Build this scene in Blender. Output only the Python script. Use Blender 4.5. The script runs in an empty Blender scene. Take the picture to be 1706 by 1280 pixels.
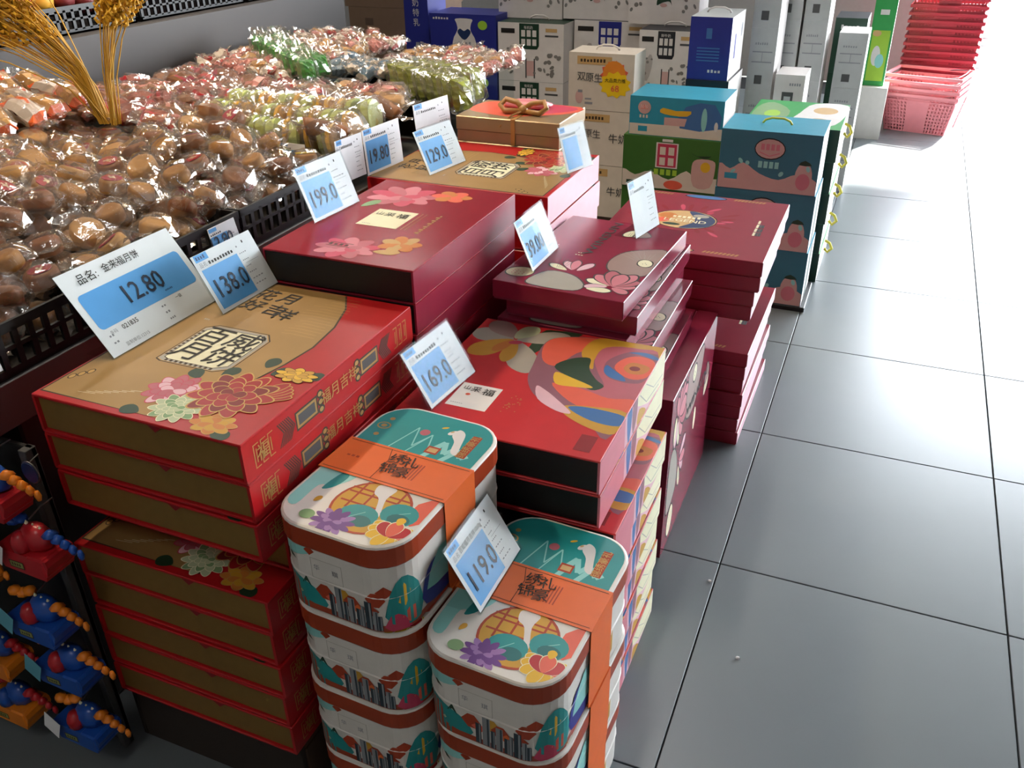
import bpy, bmesh, math, random
from mathutils import Vector, Matrix
random.seed(7)
R = math.radians
scene = bpy.context.scene
COL = scene.collection

# ------------------------------------------------------------------ camera
cam_d = bpy.data.cameras.new('camera'); cam_d.sensor_fit = 'HORIZONTAL'
cam_d.sensor_width = 36.0; cam_d.lens = 36.0 * 1468.9 / 1706.0
cam_d.clip_start = 0.02; cam_d.clip_end = 200
cam = bpy.data.objects.new('camera', cam_d); COL.objects.link(cam)
yaw, pitch, roll = -0.405, 0.518, -0.016
fw = Vector((math.sin(yaw) * math.cos(pitch), math.cos(yaw) * math.cos(pitch), -math.sin(pitch)))
rt = Vector((math.cos(yaw), -math.sin(yaw), 0)); up = rt.cross(fw)
r2 = rt * math.cos(roll) + up * math.sin(roll); u2 = -rt * math.sin(roll) + up * math.cos(roll)
mw = Matrix((r2, u2, -fw)).transposed().to_4x4(); mw.translation = (0.1802, -1.6321, 1.3849)
cam.matrix_world = mw
scene.camera = cam

# ------------------------------------------------------------------ world, sun, exposure
scene.view_settings.view_transform = 'Standard'
scene.view_settings.look = 'None'
scene.view_settings.gamma = 1.0
scene.view_settings.use_curve_mapping = False
scene.view_settings.exposure = 0.0
w = bpy.data.worlds.new('sky'); scene.world = w; w.use_nodes = True
bg = w.node_tree.nodes['Background']
bg.inputs[0].default_value = (0.86, 0.93, 1.0, 1); bg.inputs[1].default_value = 25.0
sun_d = bpy.data.lights.new('sun', 'SUN'); sun_d.energy = 30.0; sun_d.angle = R(1.5); sun_d.color = (1.0, 0.95, 0.88)
sun = bpy.data.objects.new('sun', sun_d); COL.objects.link(sun)
SE, SA = R(42), R(66.0)      # elevation and azimuth (from +x towards +y) of the sun
sdir = Vector((math.cos(SE) * math.cos(SA), math.cos(SE) * math.sin(SA), math.sin(SE)))
sun.rotation_euler = sdir.to_track_quat('Z', 'Y').to_euler()
sun.location = sdir * 12

# ------------------------------------------------------------------ materials
def lin(h):
    h = h.lstrip('#'); c = [int(h[i:i + 2], 16) / 255 for i in (0, 2, 4)]
    return tuple((x / 12.92 if x <= .04045 else ((x + .055) / 1.055) ** 2.4) for x in c) + (1,)
MATS = {}
def mat(name, hexc, rough=.5, metal=0, var=.08, scale=30, bump=0, bscale=200, coat=0, spec=.5, trans=0, alpha=1, emit=0):
    m = bpy.data.materials.new(name); m.use_nodes = True; nt = m.node_tree; N = nt.nodes
    b = N['Principled BSDF']; c = lin(hexc)
    b.inputs['Roughness'].default_value = rough; b.inputs['Metallic'].default_value = metal
    b.inputs['Coat Weight'].default_value = coat; b.inputs['Coat Roughness'].default_value = .08
    b.inputs['Specular IOR Level'].default_value = spec
    b.inputs['Transmission Weight'].default_value = trans; b.inputs['Alpha'].default_value = alpha
    b.inputs['Base Color'].default_value = c
    tc = N.new('ShaderNodeTexCoord')
    if var:
        nz = N.new('ShaderNodeTexNoise'); nz.inputs['Scale'].default_value = scale; nz.inputs['Detail'].default_value = 3
        nt.links.new(tc.outputs['Object'], nz.inputs['Vector'])
        mx = N.new('ShaderNodeMix'); mx.data_type = 'RGBA'
        mx.inputs['A'].default_value = tuple(min(1, x * (1 - var)) for x in c[:3]) + (1,)
        mx.inputs['B'].default_value = tuple(min(1, x * (1 + var) + var * .01) for x in c[:3]) + (1,)
        nt.links.new(nz.outputs['Fac'], mx.inputs['Factor']); nt.links.new(mx.outputs['Result'], b.inputs['Base Color'])
    if bump:
        n2 = N.new('ShaderNodeTexNoise'); n2.inputs['Scale'].default_value = bscale; n2.inputs['Detail'].default_value = 2
        nt.links.new(tc.outputs['Object'], n2.inputs['Vector'])
        bp = N.new('ShaderNodeBump'); bp.inputs['Strength'].default_value = bump; bp.inputs['Distance'].default_value = .002
        nt.links.new(n2.outputs['Fac'], bp.inputs['Height']); nt.links.new(bp.outputs['Normal'], b.inputs['Normal'])
    if emit:
        b.inputs['Emission Color'].default_value = c; b.inputs['Emission Strength'].default_value = emit
    MATS[name] = m; return m
def film(name, tint, lo, hi, rough=.08, bump=.7, haze=.0, blend=.3):
    m = bpy.data.materials.new(name); m.use_nodes = True; nt = m.node_tree; N = nt.nodes
    for n in list(N): N.remove(n)
    o = N.new('ShaderNodeOutputMaterial'); mx = N.new('ShaderNodeMixShader')
    t = N.new('ShaderNodeBsdfTransparent'); g = N.new('ShaderNodeBsdfGlossy'); lw = N.new('ShaderNodeLayerWeight')
    t.inputs[0].default_value = lin(tint); g.inputs[0].default_value = (1, 1, 1, 1); g.inputs['Roughness'].default_value = rough
    lw.inputs['Blend'].default_value = blend
    mr = N.new('ShaderNodeMapRange'); mr.inputs['To Min'].default_value = lo; mr.inputs['To Max'].default_value = hi
    tc = N.new('ShaderNodeTexCoord'); nz = N.new('ShaderNodeTexNoise'); nz.inputs['Scale'].default_value = 70
    bp = N.new('ShaderNodeBump'); bp.inputs['Strength'].default_value = .7; bp.inputs['Distance'].default_value = .004
    nt.links.new(tc.outputs['Object'], nz.inputs['Vector']); nt.links.new(nz.outputs['Fac'], bp.inputs['Height'])
    if bump: bp.inputs['Strength'].default_value = bump; nt.links.new(bp.outputs['Normal'], g.inputs['Normal'])
    nt.links.new(lw.outputs['Facing'], mr.inputs['Value']); nt.links.new(mr.outputs['Result'], mx.inputs[0])
    df = N.new('ShaderNodeBsdfDiffuse'); df.inputs[0].default_value = (.9, .88, .85, 1); m2 = N.new('ShaderNodeMixShader'); m2.inputs[0].default_value = haze
    nt.links.new(t.outputs[0], m2.inputs[1]); nt.links.new(df.outputs[0], m2.inputs[2])
    nt.links.new(m2.outputs[0], mx.inputs[1]); nt.links.new(g.outputs[0], mx.inputs[2]); nt.links.new(mx.outputs[0], o.inputs[0])
    MATS[name] = m; return m

for a in [
 # name, hex, rough, metal, var
 ('red', '#b5161c', .32), ('red_bright', '#c8252b', .32), ('skirt_brown', '#2b2119', .7), ('red_dark', '#8c0f1a', .35), ('maroon', '#93182a', .24), ('maroon_side_shade', '#8d2038', .28), ('plum', '#8c2840', .20),
 ('plum_side', '#82263e', .3), ('emblem_red', '#8e2236', .3), ('black_card', '#0b090a', .5), ('black', '#0c0c0d', .45), ('ink', '#17120f', .6),
 ('brown_ink', '#3a2a18', .6), ('white_card', '#e6e2dc', .5), ('paper', '#eeeef0', .6), ('sky_blue', '#55a4e6', .5), ('deep_blue_ink', '#123a74', .5),
 ('ink_blue', '#12233f', .6), ('ink_grey', '#8f9096', .6), ('cream', '#e8e2c0', .45), ('leaf', '#1f3c26', .4), ('leaf_light', '#7fa070', .4),
 ('pale_green', '#b9c49c', .35), ('pink', '#b9606c', .4), ('pink_pale', '#e2b6c0', .4), ('pink_deep', '#c23a58', .4), ('peony', '#a3161f', .3),
 ('peony_dark', '#7d0f18', .35), ('orange_flower', '#c77a35', .4), ('yellow', '#e2b12a', .4), ('yellow_bright', '#f0d21c', .45), ('coral', '#e2614a', .35),
 ('teal', '#1f8f8f', .35), ('teal_dark', '#15696c', .35), ('teal_pale', '#8fcfca', .35), ('orange', '#e2682a', .38), ('orange_dark', '#a83b1c', .38),
 ('tin_brown', '#9e3a1c', .3), ('tin_white', '#ddd8d0', .3), ('purple', '#6a3c84', .35), ('purple_pale', '#9a72ad', .35), ('navy', '#20345f', .4),
 ('steel_blue', '#3f6fa8', .35), ('ochre', '#c9962f', .38), ('mauve', '#8f5a68', .35), ('grey_art', '#a59f93', .35), ('grey_dark', '#4a4a4a', .5),
 ('grey_light', '#b9bcbb', .5), ('city_grey', '#8b8f92', .4), ('city_dark', '#2b3a44', .4), ('taupe', '#9c8078', .35), ('rose', '#d07a86', .35),
 ('milk_white', '#dcd6d2', .5), ('milk_teal', '#2b93ae', .45), ('milk_teal_dark', '#2f7286', .45), ('milk_green', '#3a6a28', .45), ('milk_blue', '#252c86', .42),
 ('milk_cream', '#d6cbbd', .5), ('milk_pink', '#cda49e', .45), ('milk_black', '#1a1c24', .45), ('dark_green', '#173a28', .45), ('tan', '#c8a26a', .5),
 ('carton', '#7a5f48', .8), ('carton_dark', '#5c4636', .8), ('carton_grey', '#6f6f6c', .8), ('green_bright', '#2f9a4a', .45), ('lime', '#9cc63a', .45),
 ('basket_red', '#b52c40', .4), ('basket_red_flare', '#e68c94', .42), ('crate_black', '#0b0a0c', .45), ('wood', '#4a3423', .7), ('toy_blue', '#1c4fa8', .3),
 ('toy_red', '#b71f28', .3), ('toy_orange', '#ec8420', .35), ('tag_blue', '#5fa6b8', .5), ('sticker', '#8f9650', .5), ('fruit_red', '#7a2a2c', .45),
 ('apple_pink', '#d8808a', .4), ('apple_yellow', '#e2a93a', .4), ('wall_paint', '#8f8c88', .9), ('ceiling_paint', '#6f6e70', .9), ('concrete', '#c9c6c0', .9),
 ('cow_grey', '#7d7a76', .5), ('cow_grey_pale', '#b4aca8', .5), ('burst_yellow', '#f0c815', .45), ('burst_orange', '#e88a2a', .45), ('ribbon_gold', '#b07f45', .35), ('ribbon_yellow', '#d9cf4a', .4)]:
    mat(*a)
mat('gold', '#a3804c', .40, .3, .15, 14)
mat('gold_front', '#8f6f38', .42, .4, .12, 60)
mat('gold_line', '#c09a5c', .38, .5, .05)
mat('gold_box', '#a08868', .3, .35, .08, 20)
mat('steel', '#7d7875', .36, .75, .06, 8)
mat('steel_dark', '#353130', .5, .2, .06, 8)
mat('wire', '#9a9a9e', .3, .9, .03)
mat('wheat', '#d0a022', .55, 0, .25, 60)
mat('wheat_stem', '#bd9230', .6, 0, .2, 60)
mat('pastry', '#a9793c', .5, 0, .35, 25, .4, 120)
mat('pastry_dark', '#824f26', .5, 0, .35, 25, .4, 120)
mat('pastry_pale', '#c0945a', .5, 0, .3, 25, .4, 120)
mat('pastry_red', '#8f4636', .5, 0, .3, 25, .3, 120)
mat('label_red', '#b0202a', .35); mat('label_crimson', '#a52040', .35); mat('label_yellow', '#d8c21e', .35)
mat('pack_green', '#2f9a2c', .3, 0, .2, 40); mat('kiwi', '#9aa62c', .35, 0, .25, 40); mat('pack_orange', '#e2632a', .35); mat('pack_pink', '#cf8a86', .35, 0, .2, 40)
mat('pack_white', '#d8cfc8', .35, 0, .15, 40); mat('pack_blue', '#5a7a96', .35, 0, .2, 40); mat('lime_edge', '#b9c878', .35, 0, .2, 40)
mat('acrylic', '#eef6f8', .05, 0, 0, trans=1.0, spec=.5)
film('cellophane', '#f7f3ee', .08, .62, .09, .25, .045)
film('acrylic_sheet', '#f8fafa', .0005, .06, .05, 0, 0, .06)
# floor tile: grey porcelain with soft cloudy mottling and a satin gloss
m = mat('floor_tile', '#6c7376', .33, 0, .10, 3.5); m.node_tree.nodes['Principled BSDF'].inputs['Specular IOR Level'].default_value = .55
mat('grout', '#2c2d30', .8)

# ------------------------------------------------------------------ mesh helpers
class MB:
    def __init__(s): s.v = []; s.f = []; s.m = []; s.mats = []
    def mi(s, n):
        if n not in s.mats: s.mats.append(n)
        return s.mats.index(n)
    def add(s, vs, fs, m):
        k = len(s.v); i = s.mi(m); s.v += [tuple(p) for p in vs]
        for f in fs: s.f.append([k + j for j in f]); s.m.append(i)
    def box(s, x0, x1, y0, y1, z0, z1, m, c=0):
        if c <= 0:
            s.add([(x, y, z) for z in (z0, z1) for y in (y0, y1) for x in (x0, x1)],
                  [(0, 2, 3, 1), (4, 5, 7, 6), (0, 1, 5, 4), (2, 6, 7, 3), (0, 4, 6, 2), (1, 3, 7, 5)], m); return s
        b = bmesh.new(); bmesh.ops.create_cube(b, size=1)
        for v in b.verts: v.co = ((x0 + x1) / 2 + v.co.x * (x1 - x0), (y0 + y1) / 2 + v.co.y * (y1 - y0), (z0 + z1) / 2 + v.co.z * (z1 - z0))
        bmesh.ops.bevel(b, geom=list(b.edges), offset=c, segments=1, affect='EDGES', profile=.5)
        b.verts.index_update(); s.add([v.co for v in b.verts], [[v.index for v in f.verts] for f in b.faces], m); b.free(); return s
    def prism(s, pts, z0, z1, m, top=None):
        n = len(pts)
        s.add([(x, y, z0) for x, y in pts] + [(x, y, z1) for x, y in pts], [[(i), (i + 1) % n, n + (i + 1) % n, n + i] for i in range(n)] + [list(range(n))[::-1]], m)
        s.add([(x, y, z1) for x, y in pts], [list(range(n))], top or m); return s
    def lathe(s, prof, m, n=14, ctr=(0, 0, 0), sx=1, sy=1):
        vs = []; fs = []
        for r, z in prof:
            for i in range(n):
                a = 2 * math.pi * i / n; vs.append((ctr[0] + sx * r * math.cos(a), ctr[1] + sy * r * math.sin(a), ctr[2] + z))
        for k in range(len(prof) - 1):
            for i in range(n): fs.append((k * n + i, k * n + (i + 1) % n, (k + 1) * n + (i + 1) % n, (k + 1) * n + i))
        fs.append(list(range(n))[::-1]); fs.append([(len(prof) - 1) * n + i for i in range(n)])
        s.add(vs, fs, m); return s
    def tube(s, path, r, m, n=6, r1=None):
        P = [Vector(p) for p in path]; vs = []; fs = []
        for i, p in enumerate(P):
            t = (P[min(i + 1, len(P) - 1)] - P[max(i - 1, 0)]).normalized()
            a = t.orthogonal().normalized() if i == 0 else (pa - t * pa.dot(t)).normalized()
            pa = a; b = t.cross(a); rr = r if r1 is None else r + (r1 - r) * i / (len(P) - 1)
            for k in range(n):
                q = 2 * math.pi * k / n; vs.append(p + a * math.cos(q) * rr + b * math.sin(q) * rr)
        for i in range(len(P) - 1):
            for k in range(n): fs.append((i * n + k, i * n + (k + 1) % n, (i + 1) * n + (k + 1) % n, (i + 1) * n + k))
        fs.append(list(range(n))[::-1]); fs.append([(len(P) - 1) * n + k for k in range(n)])
        s.add(vs, fs, m); return s
    def mesh(s, name, smooth=False):
        me = bpy.data.meshes.new(name); me.from_pydata(s.v, [], s.f)
        for n in s.mats: me.materials.append(MATS[n])
        me.polygons.foreach_set('material_index', s.m)
        if smooth: me.polygons.foreach_set('use_smooth', [True] * len(s.f))
        me.update(); return me
    def build(s, name, parent=None, loc=(0, 0, 0), smooth=False):
        return put(name, s.mesh(name, smooth), parent, loc)
def put(name, me, parent=None, loc=(0, 0, 0), rz=0):
    o = bpy.data.objects.new(name, me); COL.objects.link(o); o.location = loc; o.rotation_euler = (0, 0, rz)
    if parent is not None: o.parent = parent
    return o
def tag(o, label, cat, group=None):
    o['label'] = label; o['category'] = cat
    if group: o['group'] = group
    return o
def thing(name, label, cat, loc=(0, 0, 0), rz=0, group=None):
    o = bpy.data.objects.new(name, None); COL.objects.link(o); o.empty_display_size = .05
    o.location = loc; o.rotation_euler = (0, 0, rz); return tag(o, label, cat, group)
def struct(o):
    o['kind'] = 'structure'; return o
def dup(root, loc, rz=0, label=None, group=None, scale=None, rot=None):
    r = root.copy(); COL.objects.link(r); r.location = loc; r.rotation_euler = rot or (0, 0, rz)
    if scale: r.scale = scale
    if label: r['label'] = label
    if group: r['group'] = group
    for ch in list(root.children):
        c = ch.copy(); COL.objects.link(c); c.parent = r
        for g in list(ch.children):
            d = g.copy(); COL.objects.link(d); d.parent = c
    return r
ORD = ['topmost'] + [q + ' from top' for q in 'second third fourth fifth sixth seventh eighth ninth tenth eleventh twelfth thirteenth'.split()]

# ------------------------------------------------------------------ flat print helpers
def fr_top(w, d, h, dz=0): return (Vector((-w / 2, -d / 2, h + dz)), Vector((1, 0, 0)), Vector((0, 1, 0)), Vector((0, 0, 1)))
def fr_right(w, d, z0=0, dx=0): return (Vector((w / 2 + dx, -d / 2, z0)), Vector((0, 1, 0)), Vector((0, 0, 1)), Vector((1, 0, 0)))
def fr_front(w, d, z0=0, dy=0): return (Vector((-w / 2, -d / 2 - dy, z0)), Vector((1, 0, 0)), Vector((0, 0, 1)), Vector((0, -1, 0)))
def sm(pts, k=5):
    n = len(pts); out = []
    for i in range(n):
        p0, p1, p2, p3 = [Vector(pts[(i + j) % n]) for j in (-1, 0, 1, 2)]
        for q in range(k):
            t = q / k
            c = .5 * ((2 * p1) + (p2 - p0) * t + (2 * p0 - 5 * p1 + 4 * p2 - p3) * t * t + (3 * p1 - p0 - 3 * p2 + p3) * t ** 3)
            out.append((c.x, c.y))
    return out
def ell(cx, cy, rx, ry=None, rot=0, n=18):
    ry = ry or rx; c, s = math.cos(rot), math.sin(rot)
    return [(cx + rx * math.cos(a) * c - ry * math.sin(a) * s, cy + rx * math.cos(a) * s + ry * math.sin(a) * c) for a in [2 * math.pi * i / n for i in range(n)]]
def rounded(x0, y0, x1, y1, r):
    out = []
    for cx, cy, a0 in ((x1 - r, y1 - r, 0), (x0 + r, y1 - r, 90), (x0 + r, y0 + r, 180), (x1 - r, y0 + r, 270)):
        for i in range(5): a = math.radians(a0 + 22.5 * i); out.append((cx + r * math.cos(a), cy + r * math.sin(a)))
    return out
def rect(x0, y0, x1, y1): return [(x0, y0), (x1, y0), (x1, y1), (x0, y1)]
def stroke(pts, w):
    P = [Vector(p) for p in pts]; L = []; Rr = []
    for i, p in enumerate(P):
        t = (P[min(i + 1, len(P) - 1)] - P[max(i - 1, 0)]).normalized(); n = Vector((-t.y, t.x)) * w / 2
        L.append((p.x + n.x, p.y + n.y)); Rr.append((p.x - n.x, p.y - n.y))
    return L + Rr[::-1]
def petal(cx, cy, a, ln, wd):
    c, s = math.cos(a), math.sin(a); base = [(0, 0), (.35, .42), (.75, .5), (1, .18), (1, -.18), (.75, -.5), (.35, -.42)]
    return sm([(cx + x * ln * c - y * wd * s, cy + x * ln * s + y * wd * c) for x, y in base], 3)
def flower(cx, cy, r, fills, line, rings=((1, 9), (.72, 7), (.45, 5)), rot=0, flat=1):
    out = []
    for k, (q, n) in enumerate(rings):
        for i in range(n):
            a = rot + k * .5 + 2 * math.pi * i / n
            ln = r * q; wd = 2.2 * r * q * math.pi / n * .62
            if line: out.append((line, [(x, cy + (y - cy) * flat) for x, y in petal(cx, cy, a, ln * 1.012, wd * 1.06)]))
            out.append((fills[(i + k) % len(fills)], [(x, cy + (y - cy) * flat) for x, y in petal(cx, cy, a, ln * .97, wd * .95)]))
    return out
def scribble(x, y, w, h, n, m):     # a line of illegible small print
    out = []
    for i in range(n):
        q = x + w * i / n; out.append((m, rect(q, y, q + w / n * .62, y + h * random.uniform(.7, 1))))
    return out
def art(parent, name, frame, shapes, k=.01, lift=.0002):
    """print: flat polygons on a frame; units are centimetres unless k says otherwise"""
    o, u, v, n = frame; mb = MB()
    for i, (m, pts) in enumerate(shapes):
        ar = sum(pts[j][0] * pts[(j + 1) % len(pts)][1] - pts[(j + 1) % len(pts)][0] * pts[j][1] for j in range(len(pts)))
        if ar < 0: pts = pts[::-1]
        l = lift + i * .000004
        mb.add([o + u * (x * k) + v * (y * k) + n * l for x, y in pts], [list(range(len(pts)))], m)
    return mb.build(name, parent)
TXT = {}
def text_mesh(s, size, m, bold=0):
    key = (s, size, m, bold)
    if key in TXT: return TXT[key]
    c = bpy.data.curves.new('lettering', 'FONT'); c.body = s; lt = all(ord(q) < 256 for q in s); c.size = size * (1.5 if lt else 1.2); c.offset = size * (bold or (.010 if lt else .004)); c.align_x = 'CENTER'; c.align_y = 'CENTER'; c.resolution_u = 2
    o = bpy.data.objects.new('lettering_source', c); COL.objects.link(o)
    dg = bpy.context.evaluated_depsgraph_get(); me = bpy.data.meshes.new_from_object(o.evaluated_get(dg))
    bpy.data.objects.remove(o); bpy.data.curves.remove(c)
    me.materials.clear(); me.materials.append(MATS[m]); TXT[key] = me; return me
def text(parent, s, frame, x, y, size, m, rot=0, k=.01, lift=.001, sx=1, name='lettering', bold=0):
    o, u, v, n = frame; ob = put(name, text_mesh(s, size * k, m, bold), parent)
    c, q = math.cos(rot), math.sin(rot); uu = (u * c + v * q) * sx; vv = v * c - u * q
    M4 = Matrix((uu, vv, n)).transposed().to_4x4(); M4.translation = o + u * (x * k) + v * (y * k) + n * lift
    ob.matrix_local = M4; return ob
mat('wall_dark', '#8a857f', .9)

# ------------------------------------------------------------------ the shop: floor, walls, ceiling, doorway, lamps
b = MB(); b.box(-5, 5, -4.2, 5.9, -.12, -.0085, 'grout'); floor = struct(b.build('floor'))
b = MB(); b.box(-.2982, .2982, -.2982, .2982, -.008, 0, 'floor_tile', .0008); tile_me = b.mesh('tile')
for i in range(-8, 8):
    for j in range(-7, 9):
        put('tile', tile_me, floor, (.3 + .6 * i, .3 + .6 * j, 0), (i * 7 + j * 3) % 4 * math.pi / 2)
DX0, DX1, DY, DH = .38, 4.6, 5.9, 2.9        # the shop doorway in the back wall
b = MB(); b.box(-5, DX0, DY, DY + .2, 0, 3.3, 'wall_paint'); b.box(DX1, 5, DY, DY + .2, 0, 3.3, 'wall_paint'); b.box(DX0, DX1, DY, DY + .2, DH, 3.3, 'wall_paint')
struct(b.build('wall_back'))
b = MB(); b.box(-5.2, -5, -4.2, DY + .2, 0, 3.3, 'wall_paint'); struct(b.build('wall_left'))
WY = 3.93      # unseen opening from here to the back wall, added to light right-hand faces
b = MB(); b.box(5, 5.2, -4.2, WY, 0, 3.3, 'wall_paint'); b.box(5, 5.2, WY, DY, DH, 3.3, 'wall_paint'); struct(b.build('wall_right'))
b = MB(); b.box(-5.2, 5.2, -4.4, -4.2, 0, 3.3, 'wall_dark'); struct(b.build('wall_front'))
b = MB(); b.box(-5.2, 5.2, -4.4, DY + .2, 3.3, 3.45, 'ceiling_paint'); struct(b.build('ceiling'))
b = MB(); b.box(-40, 60, DY, 90, -.14, -.03, 'concrete'); b.box(5.2, 60, -30, DY, -.14, -.03, 'concrete'); struct(b.build('ground'))
for x in (DX0 - .04, DX1 - .04):
    b = MB(); b.box(x, x + .08, DY - .02, DY + .22, 0, DH, 'steel', .004); struct(b.build('trim_1' if x < 1 else 'trim_2'))
b = MB(); b.box(DX0 - .04, DX1 + .04, DY - .02, DY + .22, DH, DH + .08, 'steel', .004); struct(b.build('trim_3'))

mat('lamp_glow', '#fff6ea', .5, var=0, emit=6)
def ceiling_lamp(x, y, power, col, label, L=1.2, z=3.28):
    t = thing('ceiling_lamp', label, 'lamp', (x, y, z), 0, 'lamps on the shop ceiling')
    MB().box(-.08, .08, -L / 2, L / 2, -.05, .0, 'wall_paint', .004).build('housing', t)
    MB().box(-.06, .06, -L / 2 + .03, L / 2 - .03, -.062, -.05, 'lamp_glow').build('diffuser', t)
    d = bpy.data.lights.new('lamp_light', 'AREA'); d.shape = 'RECTANGLE'; d.size = .12; d.size_y = L - .06; d.energy = power; d.color = col
    o = bpy.data.objects.new('lamp_light', d); COL.objects.link(o); o.parent = t; o.location = (0, 0, -.07)
LP = 13
for x in (-3.2, -.6):
    for y in (1.4, 3.8):
        ceiling_lamp(x, y, LP, (1, .97, .93), 'long white ceiling lamp in a row across the shop ceiling')
ceiling_lamp(-.5, -2.7, 11, (1, .97, .93), 'added ceiling fill lamp out of view near the front wall')  # fill lamp added behind the camera to lift the dark fronts
def pendant(x, y, power):
    t = thing('pendant_lamp', 'black pendant lamp hanging low over the loose pastry counter', 'lamp', (x, y, 3.3), 0, 'pendant lamps over the pastry counter')
    MB().tube([(0, 0, 0), (0, 0, -1.0)], .004, 'black').build('cord', t)
    MB().lathe([(.03, -1.0), (.05, -1.02), (.11, -1.14), (.115, -1.16), (.10, -1.155), (.045, -1.03)], 'black', 20).build('lamp_shade', t, smooth=True)
    MB().lathe([(.001, -1.13), (.03, -1.12), (.04, -1.09), (.03, -1.05), (.01, -1.03)], 'lamp_glow', 12).build('bulb', t, smooth=True)
    d = bpy.data.lights.new('lamp_light', 'SPOT'); d.energy = power; d.spot_size = R(105); d.spot_blend = .6; d.shadow_soft_size = .05; d.color = (1, .82, .58)
    o = bpy.data.objects.new('lamp_light', d); COL.objects.link(o); o.parent = t; o.location = (0, 0, -1.15)
for x, y in ((-1.35, -.55), (-1.4, .35), (-1.35, 1.25), (-2.4, .6)): pendant(x, y, 40)

# ------------------------------------------------------------------ price signs
NM = '品名:'
def sign(loc, rz, lean, price, label, size=(.149, .108), name=None, big=False, foot=True, digits_size=None, group='price signs on the gift boxes', blank=False):
    W, H = size
    t = thing('price_sign', label, 'price sign', loc, rz, None)
    th = R(lean); uz = Vector((0, math.sin(th), math.cos(th))); ny = Vector((0, -math.cos(th), math.sin(th)))
    def panel(mb, w, z0, z1, off, thk, m):
        vs = [];
        for o2 in (off, off + thk):
            for zz in (z0, z1):
                for xx in (-w / 2, w / 2): vs.append(Vector((xx, 0, .0015)) + uz * zz + ny * o2)
        mb.add(vs, [(0, 1, 3, 2), (4, 6, 7, 5), (0, 4, 5, 1), (2, 3, 7, 6), (0, 2, 6, 4), (1, 5, 7, 3)], m)
    if foot:
        mb = MB(); panel(mb, W + .006, 0, H + .004, -.0022, .0016, 'acrylic_sheet'); panel(mb, W + .006, 0, H + .004, .0016, .0006, 'acrylic_sheet')
        mb.box(-W / 2 - .003, W / 2 + .003, -.001, .055, 0, .0016, 'acrylic_sheet'); mb.build('holder', t)
    mb = MB(); panel(mb, W, .001, H, -.0004, .0007, 'paper'); p = mb.build('paper', t)
    F = (Vector((-W / 2, 0, .0015)) + uz * .001 + ny * .0003, Vector((1, 0, 0)), uz, ny); k = .01
    w, h = W * 100, H * 100; S = []
    if big:
        S.append(('sky_blue', rounded(1.2, h * .30, w - 1.2, h * .72, .8)))
        S += scribble(w * .66, h * .36, 1.7, .35, 6, 'deep_blue_ink') + scribble(1.7, h * .2, 1.1, .45, 2, 'ink_grey') + scribble(1.7, h * .12, 1.2, .4, 2, 'ink_grey')
        S += scribble(w * .55, h * .22, 1.1, .4, 2, 'ink_grey') + scribble(w * .55, h * .14, 1.1, .4, 2, 'ink_grey') + scribble(w * .55, h * .06, 1.3, .4, 3, 'ink_grey')
        art(p, 'printed_panel', F, S)
        text(p, '品名:', F, w * .21, h * .855, 1.55, 'ink'); text(p, '金来福月饼', F, w * .50, h * .865, 1.3, 'ink')
        text(p, price, F, w * .52, h * .51, 3.0, 'ink_blue', sx=.9); text(p, '021835', F, w * .26, h * .235, .75, 'ink')
        text(p, '条码', F, w * .12, h * .235, .6, 'ink_grey'); text(p, '一级', F, w * .72, h * .245, .6, 'ink'); text(p, '监制单位:12315', F, w * .24, h * .06, .62, 'ink_grey')
    else:
        if not blank: S.append(('sky_blue', rect(.7, .6, w * .645, h * .735)))
        S.append(('sky_blue', rect(.5, h * .87, w * .24, h * .985)))
        S += scribble(.8, h * .9, w * .15, h * .06, 4, 'deep_blue_ink')
        S += scribble(w * .68, h * .82, .5, .4, 1, 'ink_grey') + scribble(w * .80, h * .85, .5, .5, 1, 'ink')
        for q in (.70, .58, .47, .36, .25, .15): S += scribble(w * .68, h * q, w * random.uniform(.08, .24), .22, 4, 'ink_grey')
        S.append(('ink_grey', rect(w * .70, h * .53, w * .93, h * .535)))
        if not name: S += scribble(w * .20, h * .775, w * .42, .62, 9, 'ink')
        art(p, 'printed_panel', F, S)
        text(p, NM, F, w * .115, h * .80, .75, 'ink_grey')
        if name: text(p, name, F, w * .42, h * .81, .82, 'ink', sx=.86)
        if price: text(p, price, F, w * .35, h * .36, digits_size or 3.1, 'ink_blue', sx=.82)
    return t
sign((-.8655, -.636, .746), R(89), 36, '12.80', 'large white sign priced 12.80 leaning on the red and gold gift box', (.242, .15), big=True)
sign((-.811, -.488, .746), R(88), 28, '138.0', 'small clear holder sign priced 138.0 on the red and gold box', name=None)
sign((-.815, -.187, .809), R(86), 21, '199.0', 'sign priced 199.0 on the dark red box with black front')
sign((-.810, .299, .7685), R(80), 25, '129.0', 'sign priced 129.0 on the red and gold box behind the dark red box')
sign((-.4485, -.425, .6), R(85), 32, '169.0', 'sign priced 169.0 on the box painted with a colourful rose')
sign((-.442, .014, .685), R(89.5), 23, '39.00', 'sign priced 39.00 on the plum box drawn with lotus flowers')
sign((-.233, -.72, .4755), R(90), 30, '119.0', 'sign priced 119.0 standing on the lid of an orange belted tin', name='百威福月吉祥1060g')

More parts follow.
